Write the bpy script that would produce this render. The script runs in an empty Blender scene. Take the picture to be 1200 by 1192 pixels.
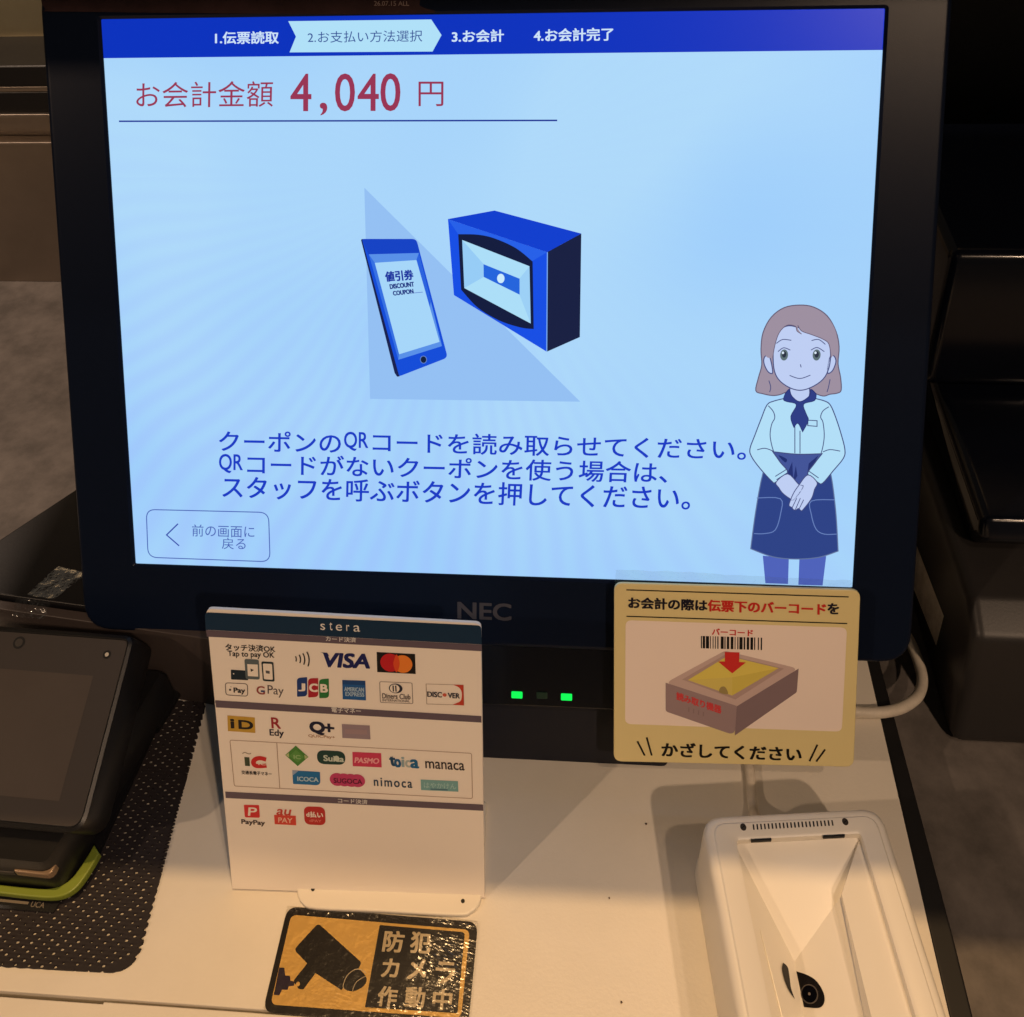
import bpy, bmesh, math, random
from mathutils import Matrix, Vector

# ------------------------------------------------------------------ scene, camera, light
scene = bpy.context.scene
COL = scene.collection
MM = 0.001
cam_data = bpy.data.cameras.new("camera")
cam_data.sensor_width = 36.0
cam_data.lens = 34.5
cam_data.shift_y = -0.1758
cam_data.clip_start = 0.01
cam_data.clip_end = 20.0
cam = bpy.data.objects.new("camera", cam_data)
COL.objects.link(cam)
cam.matrix_world = Matrix(((0.9965028, -0.0125583, 0.0826104, 0.0452133), (0.0718891, 0.6327900, -0.7709791, -0.2151349), (-0.0425929, 0.7742216, 0.6314798, 0.4246348), (0, 0, 0, 1)))
scene.camera = cam

world = bpy.data.worlds.new("World")
scene.world = world
world.use_nodes = True
wb = world.node_tree.nodes["Background"]
wb.inputs[0].default_value = (1.0, 0.80, 0.60, 1)
wb.inputs[1].default_value = 0.045

scene.view_settings.view_transform = 'Standard'
scene.view_settings.look = 'None'
scene.view_settings.exposure = 0.0
scene.view_settings.gamma = 1.0
scene.view_settings.use_curve_mapping = False
scene.render.engine = 'CYCLES'
scene.cycles.use_denoising = True
scene.cycles.max_bounces = 8
scene.cycles.caustics_reflective = False
scene.cycles.caustics_refractive = False

def lamp(name, loc, watts, color, radius):
    l = bpy.data.lights.new(name, 'POINT')
    l.energy = watts; l.color = color; l.shadow_soft_size = radius * MM
    o = bpy.data.objects.new(name, l); COL.objects.link(o)
    o.location = Vector(loc) * MM
    return o
# ceiling downlights of the shop: one straight above, three on the customer's side, one over the back
lamp("ceiling_lamp", (40, -66, 1500), 41.0, (1.0, 0.61, 0.27), 9)
lamp("ceiling_lamp", (-800, 330, 1300), 34.0, (1.0, 0.74, 0.56), 24)
lamp("ceiling_lamp", (560, -560, 1500), 11.0, (1.0, 0.69, 0.46), 24)
lamp("ceiling_lamp", (760, -1170, 1500), 40.0, (1.0, 0.69, 0.46), 24)
lamp("ceiling_lamp", (-1500, -1000, 1500), 36.0, (1.0, 0.69, 0.46), 24)

# ------------------------------------------------------------------ helpers
def lin(c):
    return tuple((x / 255 / 12.92) if x / 255 <= 0.04045 else ((x / 255 + 0.055) / 1.055) ** 2.4 for x in c)

MATS = {}
def mat(name, rgb, rough=0.5, metal=0.0, spec=0.5, bump=None, var=None, coat=0.0):
    """rgb in sRGB 0..255; bump = (scale, strength[, detail]); var = (scale, amount) colour variation"""
    if name in MATS: return MATS[name]
    m = bpy.data.materials.new(name); m.use_nodes = True
    nt = m.node_tree; b = nt.nodes["Principled BSDF"]
    b.inputs["Base Color"].default_value = (*lin(rgb), 1)
    b.inputs["Roughness"].default_value = rough
    b.inputs["Metallic"].default_value = metal
    b.inputs["Specular IOR Level"].default_value = spec
    b.inputs["Coat Weight"].default_value = coat
    if bump or var:
        tc = nt.nodes.new("ShaderNodeTexCoord")
    if bump:
        n = nt.nodes.new("ShaderNodeTexNoise"); n.inputs["Scale"].default_value = bump[0]
        n.inputs["Detail"].default_value = bump[2] if len(bump) > 2 else 3
        nt.links.new(tc.outputs["Object"], n.inputs["Vector"])
        bp = nt.nodes.new("ShaderNodeBump"); bp.inputs["Strength"].default_value = bump[1]
        bp.inputs["Distance"].default_value = 0.0006
        nt.links.new(n.outputs["Fac"], bp.inputs["Height"])
        nt.links.new(bp.outputs["Normal"], b.inputs["Normal"])
    if var:
        n = nt.nodes.new("ShaderNodeTexNoise"); n.inputs["Scale"].default_value = var[0]
        n.inputs["Detail"].default_value = 6; n.inputs["Roughness"].default_value = 0.65
        nt.links.new(tc.outputs["Object"], n.inputs["Vector"])
        r = nt.nodes.new("ShaderNodeValToRGB")
        c = lin(rgb)
        r.color_ramp.elements[0].position = 0.35; r.color_ramp.elements[1].position = 0.68
        r.color_ramp.elements[0].color = (*[x * (1 - var[1]) for x in c], 1)
        r.color_ramp.elements[1].color = (*[min(1, x * (1 + var[1])) for x in c], 1)
        nt.links.new(n.outputs["Fac"], r.inputs["Fac"])
        nt.links.new(r.outputs["Color"], b.inputs["Base Color"])
    MATS[name] = m
    return m

def glow(rgb, strength=1.0, sample=False):
    """a lit picture element of the display (or a small lamp): emission under a glossy surface"""
    key = "lit_%d_%d_%d" % tuple(rgb)
    if key in MATS: return MATS[key]
    m = bpy.data.materials.new(key); m.use_nodes = True
    b = m.node_tree.nodes["Principled BSDF"]
    b.inputs["Base Color"].default_value = (0.006, 0.006, 0.008, 1)
    b.inputs["Roughness"].default_value = 0.30
    b.inputs["Specular IOR Level"].default_value = 0.13
    b.inputs["Emission Color"].default_value = (*lin(rgb), 1)
    b.inputs["Emission Strength"].default_value = strength
    m.cycles.emission_sampling = 'FRONT' if sample else 'NONE'
    MATS[key] = m
    return m

def ink(rgb):
    return mat("ink_%d_%d_%d" % tuple(rgb), rgb, rough=0.42, spec=0.35)

class MB:
    """collects faces, in millimetres, for one mesh object"""
    def __init__(self):
        self.v = []; self.f = []; self.fm = []; self.mats = []
    def mi(self, m):
        if m not in self.mats: self.mats.append(m)
        return self.mats.index(m)
    def add(self, verts, faces, m):
        o = len(self.v); k = self.mi(m)
        self.v += [tuple(p) for p in verts]
        for f in faces: self.f.append([o + i for i in f]); self.fm.append(k)
    def loft(self, loops, m, cap0=False, cap1=False):
        n = len(loops[0]); vs = [p for l in loops for p in l]; fs = []
        for a in range(len(loops) - 1):
            for i in range(n):
                j = (i + 1) % n
                fs.append([a * n + i, a * n + j, (a + 1) * n + j, (a + 1) * n + i])
        if cap0: fs.append(list(range(n))[::-1])
        if cap1: fs.append([(len(loops) - 1) * n + i for i in range(n)])
        self.add(vs, fs, m)
    def prism(self, pts, z0, z1, m, bev=0.0):
        """outline pts (x, y) from z0 up to z1 with an optional rounded top edge"""
        pts = ccw(pts)
        loops = [[(x, y, z0) for x, y in pts]]
        if bev:
            for k in range(5):
                a = k / 4 * math.pi / 2
                loops.append([(x, y, z1 - bev + bev * math.sin(a)) for x, y in inset(pts, bev * (1 - math.cos(a)))])
            loops.append([(x, y, z1) for x, y in inset(pts, bev * 1.25)])
        else: loops.append([(x, y, z1) for x, y in pts])
        self.loft(loops, m, True, True)
    def box(self, x0, x1, y0, y1, z0, z1, m, bev=0.0):
        self.prism([(x0, y0), (x1, y0), (x1, y1), (x0, y1)], z0, z1, m, bev)
    def tube(self, path, r, m, n=14):
        P = [Vector(p) for p in path]; loops = []; up = None
        for i, p in enumerate(P):
            t = (P[min(i + 1, len(P) - 1)] - P[max(i - 1, 0)]).normalized()
            if up is None: up = t.orthogonal().normalized()
            up = (up - t * up.dot(t)).normalized(); s = t.cross(up)
            rr = r[i] if isinstance(r, (list, tuple)) else r
            loops.append([tuple(p + (up * math.cos(2 * math.pi * k / n) + s * math.sin(2 * math.pi * k / n)) * rr) for k in range(n)])
        self.loft(loops, m, True, True)
    # flat artwork, lying dz above z = 0 of its own frame
    def poly(self, pts, m, dz=0.0):
        pts = ccw(pts)
        self.add([(x, y, dz) for x, y in pts], [list(range(len(pts)))], m)
    def stroke(self, pts, w, m, dz=0.0, closed=False):
        n = len(pts); P = [Vector(p) for p in pts]; L = []; R_ = []
        for i in range(n):
            if closed: a, b = P[i - 1], P[(i + 1) % n]
            else: a, b = P[max(i - 1, 0)], P[min(i + 1, n - 1)]
            d1 = (P[i] - a); d2 = (b - P[i])
            d1 = d1.normalized() if d1.length > 1e-9 else d2.normalized()
            d2 = d2.normalized() if d2.length > 1e-9 else d1
            t = (d1 + d2)
            t = t.normalized() if t.length > 1e-6 else d1
            c = max(0.5, t.dot(d1)); nrm = Vector((-t.y, t.x)) * (w / 2 / c)
            L.append(P[i] + nrm); R_.append(P[i] - nrm)
        vs = [(p.x, p.y, dz) for p in L] + [(p.x, p.y, dz) for p in R_]
        fs = []
        for i in range(n if closed else n - 1):
            j = (i + 1) % n
            fs.append([n + i, n + j, j, i])
        self.add(vs, fs, m)
    def disc(self, c, rx, ry, m, dz=0.0, n=28):
        self.poly([(c[0] + rx * math.cos(2 * math.pi * k / n), c[1] + ry * math.sin(2 * math.pi * k / n)) for k in range(n)], m, dz)
    def text(self, s, corners, m, dz=0.0, bold=0.0, spacing=1.0):
        """lettering whose ink box fills the parallelogram top-left, top-right, bottom-left"""
        c = bpy.data.curves.new("lettering", 'FONT'); c.body = s; c.resolution_u = 4; c.space_character = spacing
        o = bpy.data.objects.new("lettering", c); COL.objects.link(o)
        me = bpy.data.meshes.new_from_object(o.evaluated_get(bpy.context.evaluated_depsgraph_get()))
        xs = [v.co.x for v in me.vertices]; ys = [v.co.y for v in me.vertices]
        x0, x1, y0, y1 = min(xs), max(xs), min(ys), max(ys)
        tl, tr, bl = [Vector(p) for p in corners]
        vs = []; hs = math.dist(tl, bl)
        for v in me.vertices:
            a = (v.co.x - x0) / max(x1 - x0, 1e-6); b = (y1 - v.co.y) / max(y1 - y0, 1e-6)
            p = tl + (tr - tl) * a + (bl - tl) * b
            vs.append((p.x, p.y, dz))
        fs = []
        for p in me.polygons:
            q = list(p.vertices)
            ar = sum(vs[q[i]][0] * vs[q[(i + 1) % len(q)]][1] - vs[q[(i + 1) % len(q)]][0] * vs[q[i]][1] for i in range(len(q)))
            if abs(ar) > 1e-9: fs.append(q if ar > 0 else q[::-1])
        d = bold * hs * 1.1      # heavier strokes: the same outline laid down again, slightly shifted
        offs = [(0, 0)] if bold < 0.003 else [(0, 0), (d, d * .8), (-d, d * .8), (d, -d * .8), (-d, -d * .8)] + ([(d * 1.2, 0), (-d * 1.2, 0)] if bold > 0.02 else [])
        for k, (ox, oy) in enumerate(offs):
            self.add([(x + ox, y + oy, z + 0.004 * k) for x, y, z in vs], fs, m)
        bpy.data.objects.remove(o); bpy.data.curves.remove(c); bpy.data.meshes.remove(me)
    def build(self, name, parent=None, matrix=None, smooth=True):
        me = bpy.data.meshes.new(name)
        me.from_pydata([(x * MM, y * MM, z * MM) for x, y, z in self.v], [], self.f)
        for m in self.mats: me.materials.append(m)
        for p, k in zip(me.polygons, self.fm): p.material_index = k
        if smooth: me.shade_smooth(); me.set_sharp_from_angle(angle=math.radians(35))
        o = bpy.data.objects.new(name, me); COL.objects.link(o)
        if matrix is not None: o.matrix_world = matrix
        if parent is not None: attach(o, parent)
        return o

WORLD = {}
def attach(o, parent):
    bpy.context.view_layer.update()
    w = o.matrix_world.copy()
    o.parent = parent
    o.matrix_parent_inverse = Matrix.Identity(4)
    o.matrix_basis = parent.matrix_world.inverted() @ w

def frame(origin, ax, ay):
    ax = Vector(ax).normalized(); ay = Vector(ay); ay = (ay - ax * ay.dot(ax)).normalized(); az = ax.cross(ay)
    m = Matrix((ax, ay, az)).transposed().to_4x4()
    m.translation = Vector(origin) * MM
    return m

def thing(name, label, cat, loc, group=None):
    o = bpy.data.objects.new(name, None); COL.objects.link(o); o.empty_display_size = 0.02
    o.location = Vector(loc) * MM
    tag(o, label, cat, group); bpy.context.view_layer.update()
    return o
def tag(o, label, cat, group=None):
    o["label"] = label; o["category"] = cat
    if group: o["group"] = group
    return o

def ccw(pts):
    a = sum(pts[i][0] * pts[(i + 1) % len(pts)][1] - pts[(i + 1) % len(pts)][0] * pts[i][1] for i in range(len(pts)))
    return list(pts) if a > 0 else list(pts)[::-1]
def inset(pts, d):
    """move every edge of a counter-clockwise outline inwards by d"""
    n = len(pts); out = []
    for i in range(n):
        p0, p1, p2 = Vector(pts[i - 1]), Vector(pts[i]), Vector(pts[(i + 1) % n])
        d1 = (p1 - p0).normalized(); d2 = (p2 - p1).normalized()
        n1 = Vector((-d1.y, d1.x)); n2 = Vector((-d2.y, d2.x)); b = n1 + n2
        b = b / max(0.3, b.dot(n1)) if b.length > 1e-6 else n1
        q = p1 + b * d; out.append((q.x, q.y))
    return out
def rounded(pts, r, n=6):
    """round the corners of an outline; r is one radius or one per corner"""
    N = len(pts); out = []
    for i in range(N):
        rr = r[i] if isinstance(r, (list, tuple)) else r
        p0, p1, p2 = Vector(pts[i - 1]), Vector(pts[i]), Vector(pts[(i + 1) % N])
        a = (p0 - p1).normalized(); b = (p2 - p1).normalized()
        if rr <= 0: out.append((p1.x, p1.y)); continue
        half = math.acos(max(-1, min(1, a.dot(b)))) / 2
        t = min(rr / math.tan(half), (p0 - p1).length * .49, (p2 - p1).length * .49)
        A = p1 + a * t; B = p1 + b * t
        for k in range(n + 1):
            s = k / n; q = A * (1 - s) ** 2 + p1 * 2 * s * (1 - s) * 1.0 + B * s ** 2
            out.append((q.x, q.y))
    return out
def rect(x0, x1, y0, y1): return [(x0, y0), (x1, y0), (x1, y1), (x0, y1)]
def curve(pts, n=5, closed=False):
    """smooth curve through points (a doubled point makes a corner); works in 2-D and 3-D"""
    P = [Vector(p) for p in pts]; N = len(P); out = []
    for i in range(N if closed else N - 1):
        p0 = P[i - 1] if (closed or i > 0) else P[0]
        p1 = P[i]; p2 = P[(i + 1) % N]
        p3 = P[(i + 2) % N] if (closed or i + 2 < N) else P[-1]
        if (p2 - p1).length < 1e-7: continue
        for k in range(n):
            t = k / n
            q = 0.5 * ((2 * p1) + (p2 - p0) * t + (2 * p0 - 5 * p1 + 4 * p2 - p3) * t * t + (3 * p1 - p0 - 3 * p2 + p3) * t ** 3)
            out.append(tuple(q))
    if not closed: out.append(tuple(P[-1]))
    return out
def ellipse(c, rx, ry, n=24):
    return [(c[0] + rx * math.cos(2 * math.pi * k / n), c[1] + ry * math.sin(2 * math.pi * k / n)) for k in range(n)]
def gap(a, b): return math.dist(a, b)

# ------------------------------------------------------------------ materials
WHITE_TOP = mat("white_laminate", (228, 221, 208), rough=0.36, spec=0.4, bump=(700, 0.12, 2), var=(9, 0.05))
STONE = mat("dark_stone", (106, 100, 96), rough=0.62, spec=0.3, bump=(160, 0.25, 4), var=(38, 0.30))
BLACK_TRIM = mat("black_edge", (17, 16, 18), rough=0.5)
BEZEL = mat("black_bezel_plastic", (15, 24, 43), rough=0.30, spec=0.13, bump=(2500, 0.05, 2))  # black plastic; its navy tint stands in for the screen's flare
BASE_BLACK = mat("black_base_plastic", (22, 24, 36), rough=0.45, bump=(2500, 0.08, 2))
WHITE_PLASTIC = mat("white_plastic", (232, 226, 214), rough=0.30, spec=0.5, bump=(60, 0.03, 2))
CARD_WHITE = mat("white_card", (243, 234, 224), rough=0.42, spec=0.4)
HOLE = mat("dark_hole", (10, 10, 11), rough=0.6)
TERM_BLACK = mat("terminal_black", (24, 24, 26), rough=0.38, bump=(1800, 0.06, 2))
TERM_GREY = mat("terminal_grey", (62, 60, 58), rough=0.4)
GLOSS_BLACK = mat("gloss_black", (12, 16, 27), rough=0.16, spec=0.5, bump=(25, 0.02, 1))
SATIN_BLACK = mat("satin_black", (20, 20, 23), rough=0.4, bump=(900, 0.08, 2))
STEEL = mat("brushed_steel", (176, 164, 152), rough=0.46, metal=0.9, var=(9, 0.12))
CABLE_WHITE = mat("white_cable", (222, 212, 196), rough=0.5, var=(180, 0.10))
CABLE_BLACK = mat("black_cable", (15, 15, 17), rough=0.5)
_nt = STEEL.node_tree; _b = _nt.nodes["Principled BSDF"]; _b.inputs["Anisotropic"].default_value = 0.85
_t = _nt.nodes.new("ShaderNodeTangent"); _t.direction_type = 'RADIAL'; _t.axis = 'Z'
_nt.links.new(_t.outputs[0], _b.inputs["Tangent"])
def clear_film(name, scale, strength, rough, haze, tint=(1, 1, 1)):
    m = bpy.data.materials.new(name); m.use_nodes = True; nt = m.node_tree
    nt.nodes.remove(nt.nodes["Principled BSDF"])
    tr = nt.nodes.new("ShaderNodeBsdfTransparent"); tr.inputs[0].default_value = (*tint, 1)
    gl = nt.nodes.new("ShaderNodeBsdfGlossy"); gl.inputs["Roughness"].default_value = rough
    fr = nt.nodes.new("ShaderNodeFresnel"); fr.inputs["IOR"].default_value = 1.5
    ad = nt.nodes.new("ShaderNodeMath"); ad.operation = 'ADD'; ad.inputs[1].default_value = haze
    mx = nt.nodes.new("ShaderNodeMixShader")
    tc = nt.nodes.new("ShaderNodeTexCoord"); n = nt.nodes.new("ShaderNodeTexNoise")
    n.inputs["Scale"].default_value = scale; n.inputs["Detail"].default_value = 4
    bp = nt.nodes.new("ShaderNodeBump"); bp.inputs["Strength"].default_value = strength; bp.inputs["Distance"].default_value = 0.001
    nt.links.new(tc.outputs["Object"], n.inputs["Vector"]); nt.links.new(n.outputs["Fac"], bp.inputs["Height"])
    nt.links.new(bp.outputs["Normal"], gl.inputs["Normal"]); nt.links.new(bp.outputs["Normal"], fr.inputs["Normal"])
    nt.links.new(fr.outputs[0], ad.inputs[0]); nt.links.new(ad.outputs[0], mx.inputs[0])
    nt.links.new(tr.outputs[0], mx.inputs[1]); nt.links.new(gl.outputs[0], mx.inputs[2])
    nt.links.new(mx.outputs[0], nt.nodes["Material Output"].inputs["Surface"])
    return m
CRINKLE = clear_film("crinkled_clear_film", 240, 0.36, 0.20, 0.025)
TAPE = clear_film("clear_tape", 260, 0.6, 0.12, 0.03)

# ------------------------------------------------------------------ setting: the dark worktop, the white counter board on it
WZ = -25.0
mb = MB(); mb.prism(rect(-1500, 1500, -500, 1300), WZ - 30, WZ, STONE)
worktop = mb.build("worktop"); worktop["kind"] = "structure"

counter = thing("counter_board", "white laminate counter board with a black right edge, carrying the display and scanner", "counter", (0, 0, WZ))
mb = MB(); mb.prism([(-430, -100.2), (177.2, -100.2), (177.2, 250), (-120, 250), (-120, 90), (-430, 90)], WZ + 0.5, 0, WHITE_TOP, 0.6)
mb.build("board", counter)
mb = MB()
mb.prism([(-430, -101.9), (-136.2, -101.9), (-136.2, -101.2), (177.2, -101.2), (177.2, -330), (-430, -330)], WZ + 0.5, -0.3, WHITE_TOP, 0.5)
mb.build("front_board", counter)
mb = MB(); mb.prism([(177.6, 250), (177.6, -330), (186.0, -330), (186.0, -60), (182.0, 120), (182.0, 250)], WZ + 0.5, -1.6, BLACK_TRIM, 0.8)
mb.build("edge_trim", counter)

# shelf added unseen over the display: its front edge cuts the lamp straight above
mb = MB(); mb.box(-420, 620, -58, 300, 480, 498, mat("shade_board", (60, 52, 46), rough=0.6), 1)
tag(mb.build("added_shade_board", None), "dark shelf board added unseen above the payment display", "shade")

# ------------------------------------------------------------------ the customer display
TLS = (-152, 153.78, 279.02)
SX_, SYU = Vector((1, -1.1102e-16, 6.9389e-18)), -Vector((7.6328e-17, -0.50453, -0.8634))
SF = frame(TLS, SX_, SYU)                      # display frame: x right, y up, z to the viewer, origin at the picture's top-left
def sframe(dz): return SF @ Matrix.Translation((0, 0, dz * MM))
pos = thing("payment_display", "large black touch-screen payment display leaning back on its base", "display", (0, 40, 0))

BZ = 1.5     # the bezel stands this far proud of the picture
outer = ccw(rounded([(-25.5, -259.8), (329.3, -260.6), (328.6, 12.5), (-25.2, 12.5)], [13, 13, 9, 9], 6))
hole = ccw(rounded(rect(-0.5, 304.5, -228.5, 0.5), 0.6, 6))
mb = MB()
loops = [[(x, y, -30) for x, y in inset(outer, 14)], [(x, y, -16) for x, y in outer], [(x, y, BZ - 2.0) for x, y in outer]]
for k in range(1, 5):
    a = k / 4 * math.pi / 2
    loops.append([(x, y, BZ - 2.0 + 2.0 * math.sin(a)) for x, y in inset(outer, 2.0 * (1 - math.cos(a)))])
h1 = inset(hole, -1.1)
h2 = inset(hole, -1.6)
loops += [[(x, y, BZ) for x, y in inset(outer, 2.5)], [(x, y, BZ) for x, y in h2], [(x, y, BZ) for x, y in h1], [(x, y, 0.6) for x, y in hole], [(x, y, -1.0) for x, y in hole]]
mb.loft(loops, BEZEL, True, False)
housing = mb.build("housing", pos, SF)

# base: light panel in the display's plane, foot below it, reaching the counter
mb = MB()
pan = rect(86, 216, -288.5, -259)
mb.prism(pan, -40, -1.2, mat("gloss_panel", (12, 14, 22), rough=0.22), 0.8)
lp = mb.build("light_panel", pos, SF)
mb = MB()
foot = [(-65, 9), (80.5, 9), (80.5, 120), (-65, 120)]
fz = [(-65, 0.6), (80.3, 0.6), (80.3, 130), (-65, 130)]
f1 = [(-65, 15.4), (80.5, 15.4), (80.5, 130), (-65, 130)]
def rl(pts, r=3): return ccw(rounded(pts, r, 4))
mb.loft([[(x, y, 0.2) for x, y in rl(fz)], [(x, y, 27.5) for x, y in rl(f1)], [(x, y, 29.5) for x, y in inset(rl(f1), 2)]], BASE_BLACK, True, True)
mb.loft([[(x, y, 20) for x, y in rl(rect(-50, 50, 70, 140), 6)], [(x, y, 150) for x, y in rl(rect(-50, 50, 130, 190), 6)]], BASE_BLACK, True, True)
mb.box(-47.4, -46.6, 2.5, 6, 4, 24, HOLE)
mb.build("base", pos)
for i, (px, on) in enumerate([((166.3, -283.1), True), ((177.1, -282.8), False), ((187.7, -283.1), True)]):
    mb = MB()
    m = glow((14, 240, 84), 1.15) if on else mat("unlit_light", (34, 62, 48), rough=0.3)
    mb.prism(rounded(rect(px[0] - 2.4, px[0] + 2.4, px[1] - 1.5, px[1] + 1.5), 0.5, 3), -1.6, -0.6, m, 0.25)
    mb.build("status_light", pos, SF)
mb = MB(); mb.text("NEC", [(141.39, -240.33), (163.91, -240.44), (141.33, -247.64)], mat("raised_letters", (66, 66, 76), rough=0.45), 0.0, bold=0.03)
v = mb.v; mb.v = [(x, y, BZ + 0.15 + z) for x, y, z in v]
mb.build("maker_lettering", pos, SF, smooth=False)

# the picture
mb = MB()
bg = bpy.data.materials.new("display_picture"); bg.use_nodes = True
nt = bg.node_tree; b = nt.nodes["Principled BSDF"]
b.inputs["Base Color"].default_value = (0.006, 0.006, 0.008, 1); b.inputs["Roughness"].default_value = 0.34
b.inputs["Specular IOR Level"].default_value = 0.13
tc = nt.nodes.new("ShaderNodeTexCoord")
def N_(kind, **kw):
    n = nt.nodes.new("ShaderNode" + kind)
    for k, v in kw.items(): setattr(n, k, v)
    return n
def M_(op, a, b_=None):
    n = N_("Math", operation=op)
    for k, v in enumerate((a, b_)):
        if v is None: continue
        if isinstance(v, (int, float)): n.inputs[k].default_value = v
        else: nt.links.new(v, n.inputs[k])
    return n.outputs[0]
# uneven backlight, and the fine rays in which the pixel grid of the panel beats (strongest low and left)
n1 = N_("TexNoise"); n1.inputs["Scale"].default_value = 7; n1.inputs["Detail"].default_value = 1
n2 = N_("TexNoise"); n2.inputs["Scale"].default_value = 11; n2.inputs["Detail"].default_value = 1
mp = N_("Mapping"); mp.inputs["Location"].default_value = (-0.142, 0.062, 0)
gr = N_("TexGradient", gradient_type='RADIAL')
nt.links.new(tc.outputs["Object"], n1.inputs["Vector"]); nt.links.new(tc.outputs["Object"], n2.inputs["Vector"])
nt.links.new(tc.outputs["Object"], mp.inputs["Vector"]); nt.links.new(mp.outputs[0], gr.inputs["Vector"])
sp = N_("SeparateXYZ"); nt.links.new(mp.outputs[0], sp.inputs[0])
ang = M_('ADD', M_('MULTIPLY', gr.outputs["Fac"], 580.0), M_('MULTIPLY', n2.outputs["Fac"], 14.0))
wav = M_('ADD', M_('MULTIPLY', M_('SINE', ang), 0.5), 0.5)
low = M_('ADD', M_('MULTIPLY', sp.outputs[0], -3.2), M_('MULTIPLY', sp.outputs[1], -6.5))
msk = M_('MINIMUM', M_('MAXIMUM', M_('SUBTRACT', low, 0.15), 0.06), 1.0)
r1 = N_("ValToRGB"); r1.color_ramp.elements[0].position = 0.36; r1.color_ramp.elements[1].position = 0.66
r1.color_ramp.elements[0].color = (*lin((158, 206, 251)), 1); r1.color_ramp.elements[1].color = (*lin((174, 217, 250)), 1)
nt.links.new(n1.outputs["Fac"], r1.inputs["Fac"])
mx = N_("Mix", data_type='RGBA'); mx.inputs["B"].default_value = (*lin((158, 187, 254)), 1)
nt.links.new(r1.outputs["Color"], mx.inputs["A"]); nt.links.new(M_('MULTIPLY', wav, M_('MULTIPLY', msk, 0.34)), mx.inputs["Factor"])
nt.links.new(mx.outputs["Result"], b.inputs["Emission Color"]); b.inputs["Emission Strength"].default_value = 1.0
mb.poly(rect(-1.0, 305, -229, 1.0), bg)
screen = mb.build("screen", pos, SF, smooth=False)
L = 0.05     # step between layers of artwork
NAVY = glow((28, 52, 150)); NAVYT = glow((22, 56, 190)); BLUE = glow((7, 50, 189)); PALE = glow((176, 224, 248)); RED = glow((152, 52, 84))
def art(mb, name): return mb.build(name, screen, sframe(0.1), smooth=False)

mb = MB(); mb.poly(rect(-0.7, 304.7, -14.6, 0.7), BLUE, 0)
mb.text("1.伝票読取", [(46.23, -4.93), (71.89, -4.99), (46, -9.6)], glow((205, 228, 250)), L, bold=0.022)
mb.text("3.お会計", [(141, -5.55), (161.14, -5.37), (140.95, -10.08)], glow((205, 228, 250)), L, bold=0.022)
mb.text("4.お会計完了", [(172.92, -5.4), (203.31, -5.24), (172.94, -10.12)], glow((205, 228, 250)), L, bold=0.022)
art(mb, "header_bar")
mb = MB(); mb.poly([(75.99, -1.22), (132.88, -1.31), (136.84, -7.22), (133.23, -13.39), (76.07, -13.12), (78.87, -7.11)], PALE, 2 * L)
mb.text("2.お支払い方法選択", [(83.67, -5.21), (129.38, -5.2), (83.52, -9.61)], glow((50, 78, 150)), 3 * L, bold=-0.004)
art(mb, "step_arrow")
mb = MB()
mb.text("お会計金額", [(12.46, -24.06), (69.06, -23.96), (11.82, -34.21)], RED, 0, bold=-0.002)
mb.text("4", [(76.2, -21.41), (84.5, -21.49), (75.68, -35.75)], RED, 0, bold=0.008)
mb.text(",", [(87.68, -32.66), (90.62, -32.68), (87.53, -37.56)], RED, 0, bold=0.008)
mb.text("0", [(94.24, -21.49), (102.04, -21.56), (93.81, -35.93)], RED, 0, bold=0.008)
mb.text("4", [(103.33, -21.65), (111.62, -21.72), (102.97, -35.82)], RED, 0, bold=0.008)
mb.text("0", [(112.48, -21.56), (120.23, -21.63), (112.16, -35.95)], RED, 0, bold=0.008)
mb.text("円", [(127.48, -24.79), (137.39, -24.87), (127.33, -34.23)], RED, 0, bold=-0.002)
art(mb, "amount_text")
mb = MB(); mb.stroke([(4.23, -39.48), (182.11, -40)], 0.62, NAVY, 0); art(mb, "divider_line")

mb = MB(); mb.poly([(104.81, -66.1), (105.12, -153), (192.26, -152.51)], glow((148, 192, 243)), 0); art(mb, "pale_triangle")
mb = MB()
mb.poly(rounded([(102.9, -86.9), (104.05, -86.55), (104.44, -88.53), (117.88, -143.2), (116.72, -143.4), (115.68, -141.8)], 0.4), glow((20, 30, 78)), L)
mb.poly(rounded([(103.34, -86.64), (125.65, -86.53), (137.89, -135), (117.61, -143.2)], [0.8, 2.2, 2.2, 0.8]), glow((14, 76, 216)), 2 * L)
mb.poly(rounded([(103.34, -86.64), (125.65, -86.53), (127.04, -92.03), (105.91, -93.02)], [0.8, 2.2, 0, 0]), glow((16, 66, 196)), 3 * L)
mb.poly([(106.09, -92.85), (126.6, -92.2), (135.56, -130.24), (117.39, -136.21)], glow((88, 144, 232)), 4 * L)
mb.poly([(106.09, -92.85), (108.48, -96.3), (117.79, -133.7), (117.39, -136.21)], glow((52, 112, 226)), 5 * L)
mb.poly([(125.51, -95.15), (126.6, -92.2), (131.22, -111.97), (130.65, -115.13)], glow((40, 98, 222)), 5 * L)
mb.poly([(108.48, -96.3), (125.6, -95.06), (134.61, -128.48), (117.79, -133.88)], glow((166, 214, 249)), 6 * L)
mb.text("値引券", [(112.54, -99.92), (123.87, -98.97), (112.98, -103.93)], glow((24, 50, 160)), 7 * L, bold=0.035)
mb.text("DISCOUNT", [(114.37, -105.05), (124.23, -103.92), (114.68, -106.88)], glow((22, 44, 130)), 7 * L, bold=0.05)
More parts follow.
